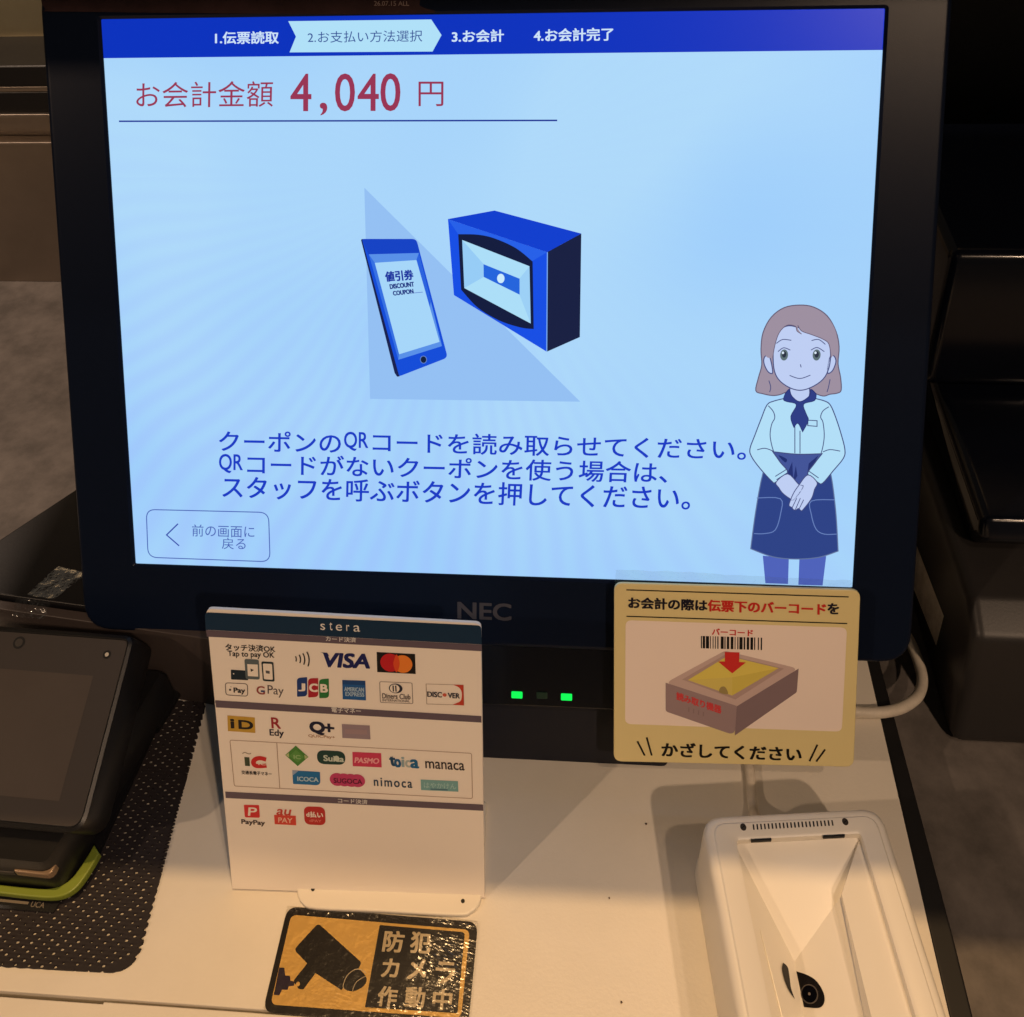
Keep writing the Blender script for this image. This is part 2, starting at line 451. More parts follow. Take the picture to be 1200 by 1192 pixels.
mb.text("COUPON", [(115.63, -107.84), (123.92, -106.8), (115.95, -109.59)], glow((22, 44, 130)), 7 * L, bold=0.05)
mb.stroke([(123.36, -108.55), (127.94, -108.07)], 0.25, glow((90, 120, 200)), 7 * L)
c0 = [(127.88, -135.96)][0]
mb.disc(c0, 1.45, 1.65, glow((96, 130, 200)), 7 * L); mb.disc(c0, 1.15, 1.35, glow((14, 30, 60)), 8 * L)
art(mb, "phone_picture")
mb = MB()
mb.poly([(138.58, -78.52), (157.34, -75.07), (191.98, -84.08), (178.45, -91.54)], glow((10, 62, 206)), L)
mb.poly([(138.58, -78.52), (178.45, -91.54), (178.39, -131.92), (140.7, -109.17)], glow((18, 78, 228)), 2 * L)
mb.poly([(138.58, -78.52), (178.45, -91.54), (172.31, -95.25), (157.47, -86.37), (142.67, -84.56)], glow((36, 96, 232)), 2.5 * L)
mb.poly([(178.45, -91.54), (191.98, -84.08), (191.82, -125.77), (178.65, -131.91)], glow((20, 30, 66)), 2 * L)
mb.stroke([(178.53, -91.54), (178.48, -131.92)], 0.4, glow((120, 170, 240)), 3 * L)
mb.poly(curve([(142.67, -84.56), (142.67, -84.56), (150.6, -84.7), (157.47, -86.2), (166.04, -90.08), (172.65, -95.34), (172.65, -95.34), (173.16, -122.69), (173.16, -122.69), (167.79, -122.14), (159.1, -119.36), (150.42, -114.21), (143.68, -106.96), (143.68, -106.96)], 5, True), glow((14, 26, 62)), 3 * L)
mb.poly([(144.29, -86.86), (171.37, -97.23), (171.94, -120.43), (144.99, -106.26)], glow((172, 222, 248)), 4 * L)
mb.poly([(144.29, -86.86), (152.95, -96.51), (152.92, -101.68), (144.99, -106.26)], glow((150, 204, 246)), 5 * L)
mb.poly([(171.37, -97.23), (171.94, -120.43), (167.34, -108.65), (167.34, -102.25)], glow((156, 208, 246)), 5 * L)
mb.poly([(152.86, -96.51), (167.42, -102.25), (167.43, -108.73), (152.92, -101.68)], glow((34, 100, 220)), 6 * L)
mb.disc([(159.84, -102.23)][0], 1.5, 1.9, glow((206, 236, 252)), 7 * L)
art(mb, "reader_picture")

mb = MB(); TXT = glow((22, 58, 196)); B_ = 0.011
mb.text("クーポンの", [(39.89, -167.93), (92.34, -167.71), (39.47, -176.71)], TXT, 0, bold=B_)
mb.text("QR", [(93.81, -167.31), (103.97, -167.27), (93.58, -175.44)], TXT, 0, bold=B_)
mb.text("コードを読み取らせてください。", [(105.97, -167.04), (259.62, -166.7), (105.77, -175.89)], TXT, 0, bold=B_)
mb.text("QR", [(39.4, -178.21), (49.64, -178.15), (38.99, -186.5)], TXT, 0, bold=B_)
mb.text("コードがないクーポンを使う場合は、", [(51.7, -177.92), (228.4, -177.12), (51.3, -186.93)], TXT, 0, bold=B_)
mb.text("スタッフを呼ぶボタンを押してください。", [(40.43, -187.78), (238, -187.38), (39.96, -197.65)], TXT, 0, bold=B_)
art(mb, "instruction_text")
mb = MB(); BTN = glow((70, 96, 178))
mb.stroke(rounded([(5.72, -203.78), (59.86, -203.55), (59.65, -225.73), (5.21, -225.51)], 4.2, 8), 0.42, BTN, 0, closed=True)
mb.stroke([(19.56, -209.82), (14.14, -215.04), (19.52, -219.82)], 0.55, glow((50, 70, 170)), 0)
mb.text("前の画面に", [(25.8, -209.89), (53.44, -209.7), (25.51, -215.34)], BTN, 0, bold=0.0)
mb.text("戻る", [(38.75, -215.44), (49.28, -215.36), (38.5, -220.63)], BTN, 0, bold=0.0)
art(mb, "back_button")

# staff illustration on the display
SK = glow((190, 206, 243)); OUT = glow((66, 74, 124)); HAIR = glow((157, 143, 160)); HOUT = glow((100, 88, 112)); SHIRT = glow((178, 222, 247)); SCARF = glow((44, 60, 132)); APRON = glow((44, 66, 134)); AOUT = glow((96, 114, 156))
mb = MB()
def shape(pts, fill, line, dz, w=0.42):
    p = curve(pts, 4, True); mb.poly(p, fill, dz); mb.stroke(p, w, line, dz + L * .5, closed=True)
shape([(262.49, -146.61), (263.31, -141.32), (264.42, -136.05), (263.88, -129.78), (264.42, -123.01), (267.39, -116.76), (272.24, -112.9), (278.17, -111.81), (283.68, -112.57), (289.01, -116), (292.69, -122.12), (294.2, -128.3), (294.14, -135.06), (295.42, -140.77), (295.88, -145.8), (294.34, -147.09), (291.55, -147.56), (288.87, -148.34), (284.26, -146.74), (279.66, -145.25), (274.68, -146.92), (272.19, -148.02), (269.17, -148.5), (265.28, -147.83)], HAIR, HOUT, 0)
mb.poly([(267.92, -216), (278.47, -216.77), (278.63, -227.95), (269.43, -227.94)], glow((78, 98, 186)), L); mb.poly([(282.72, -216.62), (293.42, -215.38), (292.59, -228.12), (282.81, -228.14)], glow((78, 98, 186)), L)
shape([(270.08, -171.22), (270.08, -171.22), (289.99, -171.61), (289.99, -171.61), (293.45, -180.13), (296.29, -196.35), (298.05, -213.01), (298.05, -213.01), (290.56, -215.92), (281.28, -217), (271.9, -216.32), (262.91, -213.16), (262.91, -213.16), (264.3, -197.28), (266.57, -181.04)], APRON, AOUT, 2 * L)
mb.poly([(270.1, -171.65), (290, -171.93), (288.31, -179.18), (280.92, -185.33), (275.62, -181.13), (271.74, -174.2)], glow((66, 84, 152)), 3 * L)
mb.poly(curve([(272.41, -173.1), (275.85, -174.64), (275.2, -176.06)], 3, True), glow((30, 46, 110)), 3.5 * L); mb.poly([(276.13, -181.12), (278.04, -175.66), (278.78, -183.22), (279.54, -177.24), (280.35, -181.55), (279.03, -184.3)], glow((34, 48, 112)), 3.5 * L); mb.poly([(284.61, -176.25), (288.31, -172.72), (287.12, -175.44), (288.15, -175.74), (284.26, -179.83)], glow((34, 48, 112)), 3.5 * L)
shape([(276.29, -144.47), (282.94, -144.35), (283.19, -149.82), (279.91, -150.94), (276.53, -149.95)], SK, OUT, 3 * L)
shape([(273.78, -149.58), (273.78, -149.58), (276.53, -150.05), (279.92, -151.15), (283.39, -149.61), (285.9, -149.35), (285.9, -149.35), (289.67, -150.33), (291.97, -151.98), (294.34, -157.11), (296.8, -163.97), (298.53, -170.12), (298.11, -173.77), (294.41, -179.03), (290.49, -184.32), (288.54, -184.05), (284.31, -181.01), (286.85, -176.2), (289.7, -172.04), (289.7, -172.04), (279.85, -172.49), (270.1, -171.65), (270.1, -171.65), (273.35, -176.1), (276.4, -180.35), (271.85, -184.38), (270.4, -184.2), (265.24, -178.68), (261.77, -173.9), (261.03, -170.68), (262.68, -165.26), (264.97, -158.25), (267.09, -152.36), (269.77, -150.71)], SHIRT, OUT, 4 * L)
for q in ([(267.61, -152.66), (269.63, -154.96), (270.35, -157.61), (269.24, -160.3), (268.79, -164.59), (269.58, -168.86), (270.51, -171.64)], [(291.39, -152.62), (289.16, -154.36), (288.37, -156.92), (289.38, -159.02), (290.13, -164.11), (289.93, -168.39), (289.29, -171.84)], [(263.92, -171.04), (266.97, -170.32), (270.3, -171.43)], [(289.97, -171.29), (292.66, -170.26), (296.74, -170.8)], [(278.42, -160.96), (278.91, -172.09)], [(280.53, -162.72), (280.95, -172.14)], [(283.48, -158.29), (287.03, -158.43), (287.14, -160.77), (283.48, -160.53), (283.48, -158.29)], [(271.54, -182), (276.03, -178.85)], [(272.11, -183.39), (276.6, -180.13)], [(284.54, -179.28), (288.76, -182.2)], [(284.19, -180.59), (288.22, -183.73)]):
    mb.stroke(curve(q, 4) if len(q) > 2 and len(q) != 5 else q, 0.36, OUT, 5 * L)
shape([(271.95, -184.38), (276.42, -180.78), (280.91, -185.01), (282.8, -186.04), (279.35, -191.59), (277.47, -190.98), (274.71, -188.88), (273.18, -186.74)], SK, OUT, 6 * L, 0.36)
shape([(284.41, -181.01), (288.23, -184.05), (287.35, -187.01), (286.3, -190.95), (283.03, -195.86), (282.22, -195.99), (281.36, -195.25), (280.36, -195.93), (279.32, -195.74), (278.67, -194.89), (277.61, -194.26), (277.75, -192.72), (279.03, -188.98), (280.94, -185.66)], SK, OUT, 6.5 * L, 0.36)
for q in ([(280.45, -190.9), (278.87, -194.88)], [(281.89, -190.86), (280.15, -195.72)], [(283.25, -191.48), (281.58, -195.46)]): mb.stroke(q, 0.32, OUT, 7.5 * L)
PK = glow((104, 130, 190))
for q in ([(264.49, -191.35), (273.99, -191.41), (274.35, -197.64), (272.47, -204.75), (268.18, -206.44), (264.02, -206.56)], [(295.73, -191.24), (286.35, -192.04), (286.62, -197.72), (288.75, -203.81), (292.14, -205.91), (297.07, -205.75)]): mb.stroke(curve(q, 4), 0.36, PK, 3.2 * L)
shape([(274, -147.67), (274, -147.67), (275.54, -145.74), (276.67, -148.47), (279.9, -150.73), (283.53, -148.34), (284.01, -145.59), (286.21, -147.45), (286.21, -147.45), (285.63, -150.2), (281.46, -151.76), (282.66, -155.76), (283.59, -158.4), (281.57, -163.13), (281.57, -163.13), (279.59, -159.65), (278.04, -161.39), (278.04, -161.39), (276.63, -156.95), (278.64, -152.03), (274.84, -150.83), (273.49, -150.01)], SCARF, glow((36, 46, 110)), 5.5 * L, 0.3)
shape([(267.32, -132.65), (265.69, -132.37), (265.06, -134.15), (265.66, -136.55), (267.17, -138.94), (268.78, -138.92)], SK, OUT, 6 * L); shape([(290.8, -132.3), (292.18, -131.86), (293.17, -133.72), (292.79, -136.12), (291.7, -138.33), (290.11, -138.56)], SK, OUT, 6 * L)
shape([(268.59, -129.19), (268.85, -125.55), (270.61, -121.89), (274.04, -120.09), (278.07, -120.76), (284.16, -122.75), (289.26, -125.27), (290.91, -130.43), (290.62, -136.68), (288.54, -141.42), (284.17, -144.75), (279.7, -146.09), (275.3, -144.9), (271.12, -141.71), (269.11, -137.02)], SK, OUT, 6.5 * L)
mb.poly(curve([(268.55, -133.05), (268.55, -133.05), (269.15, -128.14), (270.65, -122.93), (273.53, -119.89), (276.85, -120.26), (276.85, -120.26), (277.53, -122.11), (279.39, -123.33), (279.39, -123.33), (277.89, -121.28), (277.73, -119.84), (277.73, -119.84), (279.33, -122.09), (283.19, -123.49), (287.77, -125.29), (290.16, -127.33), (291.22, -132.71), (291.22, -132.71), (293.25, -129.35), (292.72, -122.64), (288.82, -116.2), (282.7, -112.79), (277.2, -112.23), (271.75, -113.32), (267.42, -117.49), (264.94, -123.52), (265.21, -130.28), (266.32, -132.88)], 4, True), HAIR, 7.5 * L)
mb.stroke(curve([(268.55, -133.05), (269.15, -128.14), (270.65, -122.93), (273.53, -119.89), (276.85, -120.26), (277.53, -122.11), (279.39, -123.33)], 4), 0.3, HOUT, 8 * L); mb.stroke(curve([(277.73, -119.84), (279.33, -122.09), (283.19, -123.49), (287.77, -125.29), (290.16, -127.33), (291.22, -132.71)], 4), 0.3, HOUT, 8 * L)
for ex in (194, 320):
    pass
for c in ([(272.93, -131.84)][0], [(285.57, -131.65)][0]):
    mb.disc(c, 1.55, 2.25, glow((92, 112, 116)), 8 * L); mb.disc((c[0], c[1] + .25), 0.85, 1.3, glow((40, 50, 66)), 9 * L); mb.disc((c[0] - .5, c[1] + .9), .45, .5, glow((220, 235, 250)), 10 * L)
for q in ([(269.72, -127.2), (272.07, -125.61), (275.49, -125.87)], [(283.3, -125.87), (286.08, -125.41), (288.76, -127.35)], [(270.46, -130.52), (272.61, -128.93), (275.26, -129.82)], [(283.28, -129.71), (285.63, -128.63), (288.5, -130.25)], [(279.43, -135.5), (279.78, -136.75)], [(275.4, -140.07), (279.48, -141.26), (283.54, -139.82)], [(267.4, -142.3), (268.21, -144.93), (267.89, -147.04)], [(291.25, -141.37), (290.8, -144.52), (290.3, -146.63)]):
    mb.stroke(curve(q, 5), 0.34, OUT, 9 * L)
art(mb, "staff_picture")

# dated strip stuck on the top edge of the bezel
mb = MB()
q = [(-24.13, 12.48), (128.95, 10.11), (128.52, 3.79), (124.13, 0.67), (-9.23, 3.28), (-22.61, 4.61)]
mb.poly(curve([q[0], q[0], q[1], q[1], q[2], q[3], q[4], q[5]], 4, True), mat("brown_strip", (58, 40, 42), rough=0.25, spec=0.5, var=(30, 0.3)), 0)
mb.text("26.07.15 ALL", [(110.82, 5.63), (124.54, 5.43), (110.78, 3.88)], mat("strip_ink", (150, 128, 122), rough=0.5), 0.12, bold=0.01)
tag(mb.build("date_sticker", None, sframe(BZ + 0.25), smooth=False), "dark brown printed strip stuck along the top bezel of the display", "sticker")

# ------------------------------------------------------------------ notice card taped to the display's lower right corner
NO = 10.0
NF = sframe(NO)
notice = thing("notice_card", "yellow edged barcode notice card taped to the display's lower right corner", "notice", (104.47, 12.203, 56.56))
def nart(mb, name, dz=0.0): return mb.build(name, notice, sframe(NO + dz), smooth=False)
mb = MB()
CARDY = mat("yellow_card", (230, 214, 156), rough=0.4, spec=0.45)
mb.prism(rounded([(207, -225.88), (305.14, -225.43), (306.53, -302.47), (208.05, -305.17)], 3.6, 8), -1.6, 0, CARDY, 0.4)
panel = mb.build("panel", notice, NF)
def nsub(mb, name, dz): 
    o = mb.build(name, None, sframe(NO + dz), smooth=False); attach(o, panel); return o
DK = ink((24, 22, 40)); RD = ink((206, 44, 38)); PALEY = ink((250, 234, 224)); BK = ink((16, 14, 14))
mb = MB(); mb.poly(rounded([(211.9, -241.69), (300.63, -241.41), (300.88, -286.8), (212.51, -287.75)], 2.6, 6), PALEY, 0); nsub(mb, "picture_panel", 0.1)
mb = MB()
mb.stroke([(212.04, -228.54), (300.58, -228.3)], 0.5, BK, 0); mb.stroke([(212.24, -239.99), (300.63, -239.65)], 0.5, BK, 0)
mb.text("お会計の際は", [(213.02, -231.66), (244.63, -231.65), (213.1, -236.39)], DK, L, bold=0.035)
mb.text("伝票下のバーコード", [(245.08, -231.64), (291.73, -231.54), (245.23, -236.44)], RD, L, bold=0.035)
mb.text("を", [(292.61, -231.31), (296.81, -231.25), (292.83, -235.77)], DK, L, bold=0.035)
nsub(mb, "heading", 0.12)
mb = MB()
mb.text("バーコード", [(247.01, -243.86), (263.36, -243.79), (247.1, -246.62)], RD, 0, bold=0.03)
x = 455; rnd = random.Random(5)
bars = [4, 3, 9, 3, 12, 4, 3, 7, 3, 6, 3, 6, 4, 9, 11, 3, 4, 5, 9, 6, 10, 5, 3, 7, 4, 4, 12, 4, 6, 6, 9, 5, 10, 4, 4, 10, 4, 7, 5, 8]
BARS = [(242.62, -247.3), (268.04, -247.05), (242.78, -252.66)]
tot = sum(bars); acc = 0
a0, a1, a2 = [Vector(p) for p in BARS]
for i, w in enumerate(bars):
    s0, s1 = acc / tot, (acc + w) / tot; acc += w
    if i % 2 == 0:
        p, q2 = a0 + (a1 - a0) * s0, a0 + (a1 - a0) * s1; dn = a2 - a0
        mb.poly([tuple(p), tuple(q2), tuple(q2 + dn), tuple(p + dn)], BK, 0)
nsub(mb, "barcode", 0.2)
mb = MB()
mb.poly(rounded([(228.65, -268.63), (252.45, -253.35), (282.3, -259.81), (259, -277.93)], [1.5, 2.5, 1.5, 4], 5), ink((206, 182, 178)), 0)
mb.poly(rounded([(228.83, -268.42), (258.06, -277.37), (257.77, -290.61), (229.13, -281.2)], [0, 0, 2.5, 1.5], 5), ink((160, 138, 142)), L)
mb.poly(rounded([(258.06, -277.57), (282.3, -259.81), (282.03, -270.2), (257.77, -290.61)], [0, 0, 1.5, 0], 5), ink((138, 118, 124)), L)
mb.poly([(235.49, -266.7), (252.69, -254.93), (276.48, -260.07), (257.4, -274.57)], ink((186, 160, 156)), L)
mb.poly([(237.9, -266.79), (253.63, -255.48), (274.29, -259.96), (256.05, -272.82)], ink((232, 214, 104)), 2 * L)
mb.poly([(255.78, -264.78), (274.29, -259.96), (256.05, -272.82)], ink((220, 202, 96)), 3 * L)
mb.poly([(237.9, -266.79), (255.78, -264.78), (256.05, -272.82)], ink((224, 206, 110)), 3 * L)
mb.poly(curve([(250.84, -271.65), (251.14, -269.51), (252.6, -268.94), (253.74, -270.1), (254.19, -272.3)], 4, True), ink((164, 146, 96)), 4 * L)
mb.text("読み取り機器", [(233.4, -272.25), (251.77, -277.67), (233.48, -275.7)], ink((214, 70, 74)), 2 * L, bold=0.03)
for k in range(4): 
    q = [(238.61, -278.91), (244.62, -280.65), (238.69, -281.96)]; t = k / 3; p = (q[0][0] + (q[1][0] - q[0][0]) * t, q[0][1] + (q[1][1] - q[0][1]) * t)
    mb.stroke([p, (p[0], p[1] - 2.0)], 0.5, ink((146, 124, 128)), 2 * L)
mb.poly([(252.47, -253.74), (258.33, -253.69), (258.3, -257.87), (261.05, -257.95), (255.72, -262.98), (249.85, -258.04), (252.6, -257.92)], ink((214, 50, 48)), 5 * L)
nsub(mb, "reader_picture", 0.2)
mb = MB()
mb.text("かざしてください", [(227.96, -295.31), (284.94, -294.52), (228.1, -301.61)], BK, 0, bold=0.03)
for q in ([(217.76, -295.32), (220.92, -301.68)], [(221.59, -293.37), (223.85, -301.52)], [(291.4, -293.07), (288.53, -300.67)], [(294.61, -295.04), (291.29, -300.63)]): mb.stroke(q, 0.75, BK, 0)
nsub(mb, "bottom_text", 0.12)
mb = MB(); rnd = random.Random(3)
top = [(x, y + rnd.uniform(-.25, .25)) for x, y in curve([(207.9, -223.45), (235.26, -223.43), (263.05, -224.31), (303.45, -224.72)], 9)]
bot = [(305.63, -233.85), (207.03, -235.31)]
mb.prism(top + bot, 0.0, 0.08, TAPE)
q = [(207.99, -229.4), (305.67, -228.1), (305.63, -227.36), (207.98, -228.65)]
tag(mb.build("tape_strip", None, sframe(BZ + 0.3), smooth=False), "strip of clear tape behind the notice card's top edge", "tape")

# ------------------------------------------------------------------ payment brands card on its stand
PF = frame((-98.64, -59.56, 2.4), (0.99969, 0.024775, 0), (-0.01047, 0.42249, 0.90631))
sign = thing("payment_sign", "leaning white card of payment logos with dark top band, in front of the display", "sign", (-98.64, -59.56, 2.4))
mb = MB()
co = rounded([(1.8, 125.54), (105.17, 121.14), (103.45, -1.59), (0.42, -1.39)], [0, 0, 2.2, 2.2], 6)
co = ccw(rounded([(1.8, 125.54), (105.17, 121.14), (103.45, -1.59), (0.42, -1.39)], [2.4, 2.4, 0.3, 0.3], 6))
mb.prism(co, -1.8, 0.0, CARD_WHITE, 0.35)
card = mb.build("card", sign, PF)
def psub(mb, name, dz=0.12, label=None):
    o = mb.build(name, None, PF @ Matrix.Translation((0, 0, dz * MM)), smooth=False); attach(o, card)
    if label: o["label"] = label
    return o
TEAL = ink((10, 46, 76)); GREYB = ink((98, 86, 100)); OFFW = ink((226, 224, 222)); K = ink((26, 24, 30)); CW = ink((243, 234, 224))
mb = MB(); mb.poly(rounded([(1.37, 124.19), (105.27, 120.48), (105.28, 112.58), (1.03, 116.79)], [1.6, 1.6, 0, 0], 6), TEAL, 0)
mb.text("s", [(45.05, 120.23), (46.83, 120.2), (44.92, 117.6)], OFFW, L); mb.text("t", [(48.5, 120.89), (49.58, 120.85), (48.39, 117.54)], OFFW, L); mb.text("e", [(50.88, 119.98), (53.2, 119.96), (50.76, 117.35)], OFFW, L); mb.text("r", [(54.82, 119.87), (56, 119.83), (54.71, 117.3)], OFFW, L); mb.text("a", [(57.51, 119.74), (59.99, 119.72), (57.41, 117.11)], OFFW, L)
psub(mb, "top_band")
mb = MB(); mb.poly([(1.03, 116.73), (105.27, 112.52), (105.26, 109.77), (1.25, 113.9)], GREYB, 0); mb.text("カード決済", [(46.76, 114.99), (58.18, 114.61), (46.68, 112.95)], OFFW, L, bold=0.012); psub(mb, "section_band")
mb = MB(); mb.poly([(1.74, 86.52), (104.31, 82.16), (104.29, 79.3), (1.78, 83.38)], GREYB, 0); mb.text("電子マネー", [(46.97, 84.73), (58.28, 84.26), (46.88, 82.47)], OFFW, L, bold=0.012); psub(mb, "section_band")
mb = MB(); mb.poly([(1.91, 45.39), (103.97, 42.71), (104.01, 39.84), (1.86, 42.43)], GREYB, 0); mb.text("コード決済", [(46.85, 43.87), (58.56, 43.46), (46.78, 41.77)], OFFW, L, bold=0.012); psub(mb, "section_band")
mb = MB(); mb.text("タッチ決済OK", [(8, 111.11), (27.05, 110.57), (7.9, 108.25)], K, 0, bold=0.02); mb.text("Tap to pay OK", [(8.66, 108.14), (26.49, 107.71), (8.55, 105.15)], K, 0, bold=0.015)
mb.poly(rounded([(9.14, 100), (15.66, 99.65), (15.53, 95.57), (8.86, 95.73)], .4), ink((20, 40, 54)), 0); mb.disc([(10.1, 98.29)][0], .25, .25, OFFW, 2 * L)
mb.poly(rounded([(14.83, 104.79), (20.39, 104.53), (20.01, 95.92), (14.58, 96.17)], .9), ink((92, 104, 110)), L); mb.poly([(15.75, 102.6), (19.78, 102.44), (19.56, 97.27), (15.58, 97.43)], CW, 2 * L); mb.poly([(16.86, 100.72), (18.14, 100.13), (16.96, 99.31)], K, 3 * L)
mb.poly(rounded([(21.27, 103.82), (25.95, 103.67), (25.72, 95.18), (21.18, 95.39)], .8), ink((34, 50, 58)), L); mb.poly(rounded([(21.81, 102.97), (25.33, 102.8), (25.12, 96.03), (21.7, 96.2)], .5), CW, 2 * L); mb.poly([(22.68, 100.05), (24.21, 99.83), (24.11, 98.6), (22.69, 98.81)], ink((90, 90, 96)), 3 * L)
psub(mb, "tap_to_pay_mark")
mb = MB(); mb.stroke(rounded([(6.44, 94.25), (15.06, 94.01), (14.7, 88.58), (6.23, 88.95)], 1.2, 5), 0.3, ink((90, 80, 82)), 0, closed=True)
mb.disc([(8.06, 91.24)][0], .42, .46, K); mb.disc([(8.52, 92.56)][0], .14, .2, K); mb.text("Pay", [(9.55, 92.21), (13.89, 92.06), (9.41, 89.46)], K, 0, bold=0.03); psub(mb, "payment_logo")
mb = MB(); mb.text("G", [(18.49, 93.09), (21.6, 92.98), (18.37, 89.6)], ink((150, 62, 58)), 0, bold=0.02); mb.poly([(20.07, 91.33), (21.62, 91.24), (21.45, 90.49), (20.01, 90.58)], ink((60, 74, 120)), L); mb.text("Pay", [(22.82, 93.63), (29, 93.15), (22.52, 88.64)], ink((84, 76, 80)), 0); psub(mb, "payment_logo")
mb = MB(); cc = Vector([(32.12, 105.14)][0])
for rr in (2.7, 4.3, 5.9, 7.6):
    mb.stroke([(cc.x + rr * math.cos(t), cc.y + rr * math.sin(t)) for t in [math.radians(-24 + 4 * k) for k in range(13)]], 0.5, K, 0)
psub(mb, "contactless_mark")
mb = MB(); mb.text("VISA", [(45.63, 107.85), (63.64, 107.61), (44.42, 101.98)], ink((24, 32, 96)), 0, bold=0.045); mb.poly([(44.28, 108.07), (46.84, 108), (47.56, 106.43), (46.25, 107.38)], ink((24, 32, 96)), 0); psub(mb, "payment_logo")
mb = MB(); mb.poly([(65.66, 108.68), (80.13, 108.12), (80.03, 99.63), (65.43, 100.17)], ink((20, 18, 22)), 0); mb.disc([(70.59, 104.3)][0], 3.75, 3.85, ink((196, 30, 40)), L); mb.disc([(75.34, 103.85)][0], 3.6, 3.75, ink((238, 134, 50)), 2 * L)
lens = [p for p in ellipse([(70.59, 104.3)][0], 3.7, 3.8, 60) if gap(p, [(75.34, 103.85)][0]) < 3.6]
mb.poly(lens if False else curve([(73.15, 107.92), (73.93, 106.18), (74.16, 104.07), (73.73, 101.93), (72.78, 100.27), (72.1, 101.9), (71.77, 104.02), (72.32, 106.33)], 3, True), ink((224, 80, 40)), 3 * L); psub(mb, "payment_logo")
mb = MB()
for q, c, t, tq in (([(34.43, 96.98), (38.44, 97.43), (37.85, 89.13), (33.94, 88.79)], (26, 60, 128), "J", [(34.98, 94.64), (37.3, 94.57), (34.8, 91.42)]), ([(38.73, 96.83), (42.66, 97.16), (42.1, 88.92), (38.25, 88.58)], (176, 36, 52), "C", [(39.18, 94.61), (42.15, 94.56), (39, 91.27)]), ([(42.95, 96.55), (46.72, 97), (46.28, 88.58), (42.5, 88.37)], (40, 122, 62), "B", [(43.47, 94.46), (46, 94.4), (43.3, 91.12)])):
    mb.poly(rounded(q, [1.8, .3, 1.8, .3], 5), ink(c), 0); mb.text(t, tq, CW, L, bold=0.05)
psub(mb, "payment_logo")
mb = MB(); mb.poly([(51.87, 96.5), (60.68, 96.33), (60.48, 87.86), (51.51, 88.14)], ink((28, 92, 160)), 0); mb.poly([(51.87, 96.5), (60.68, 96.33), (60.63, 94.48), (51.81, 94.65)], ink((24, 70, 132)), L); mb.text("AMERICAN", [(52.51, 93.56), (59.97, 93.36), (52.46, 91.83)], ink((168, 196, 220)), 2 * L, bold=0.03); mb.text("EXPRESS", [(52.82, 91.46), (59.96, 91.26), (52.77, 89.73)], ink((168, 196, 220)), 2 * L, bold=0.03); psub(mb, "payment_logo")
mb = MB(); mb.stroke(rounded([(66.14, 96.08), (78.45, 95.81), (78.39, 86.86), (65.95, 87.12)], .6, 4), 0.25, ink((130, 118, 116)), 0, closed=True)
c = [(72.12, 93.33)][0]; mb.disc(c, 2.6, 2.1, ink((40, 46, 66)), L); mb.disc((c[0] - .35, c[1]), 1.85, 1.75, CW, 2 * L); mb.stroke([(c[0] - .9, c[1] - 1.3), (c[0] - .9, c[1] + 1.3)], .5, ink((40, 46, 66)), 3 * L); mb.stroke([(c[0] + .1, c[1] - 1.3), (c[0] + .1, c[1] + 1.3)], .5, ink((40, 46, 66)), 3 * L)
mb.text("Diners Club", [(66.87, 91.17), (77.58, 90.93), (66.81, 88.94)], ink((92, 84, 88)), L, bold=0.02); mb.text("INTERNATIONAL", [(66.85, 88.7), (77.25, 88.45), (66.86, 87.7)], ink((120, 110, 110)), L, bold=0.02); psub(mb, "payment_logo")
mb = MB(); mb.stroke([(83.77, 95.5), (97.86, 95.33), (97.81, 86.71), (83.7, 86.87)], 0.2, ink((150, 130, 120)), 0, closed=True)
mb.poly(curve([(93.7, 95.48), (93.7, 95.48), (97.92, 95.33), (97.92, 95.33), (97.81, 86.59), (97.81, 86.59), (93.57, 86.86), (93.57, 86.86), (96.45, 88.35), (97.17, 90.52), (97.03, 92.98), (95.84, 94.55)], 4, True), ink((196, 62, 44)), L)
mb.text("DISC", [(84.19, 92.31), (89.62, 92.13), (84.15, 90.09)], ink((34, 36, 58)), 2 * L, bold=0.03); mb.disc([(90.67, 90.99)][0], .75, .75, ink((206, 92, 70)), 2 * L); mb.text("VER", [(91.95, 91.88), (96.34, 91.74), (91.93, 89.78)], ink((34, 36, 58)), 2 * L, bold=0.03); psub(mb, "payment_logo")
mb = MB(); mb.poly([(5.94, 79.97), (16.67, 79.3), (16.31, 72.41), (5.53, 73.02)], ink((196, 158, 62)), 0); mb.text("i", [(7.19, 78.31), (8.19, 78.27), (7.07, 74.51)], K, L, bold=0.06); mb.text("D", [(10.3, 78.01), (15.64, 77.64), (10.14, 74.34)], K, L, bold=0.05); psub(mb, "payment_logo")
mb = MB(); mb.text("R", [(23.09, 79.46), (26.59, 79.3), (23, 74.8)], ink((158, 34, 48)), 0, bold=0.02); mb.text("Edy", [(22.06, 74.27), (27.52, 74.04), (21.93, 70.6)], ink((40, 34, 54)), 0, bold=0.02); psub(mb, "payment_logo")
mb = MB(); mb.text("Q", [(38.16, 78.09), (43.57, 77.73), (38, 72.67)], ink((24, 28, 58)), 0, bold=0.05); mb.text("+", [(43.54, 77.35), (47.29, 77.07), (43.47, 73.83)], ink((24, 28, 58)), 0, bold=0.05); mb.text("QUICPay+", [(37.09, 72.4), (47.46, 71.91), (37.1, 70.88)], ink((176, 140, 112)), 0, bold=0.02); psub(mb, "payment_logo")
mb = MB(); mb.poly([(50.51, 77.28), (61.3, 76.93), (61.24, 70.77), (50.35, 71.11)], ink((150, 134, 146)), 0); mb.poly([(51.59, 75.17), (60.08, 74.89), (60.14, 72.88), (51.64, 73.16)], ink((160, 138, 146)), L); psub(mb, "payment_logo")
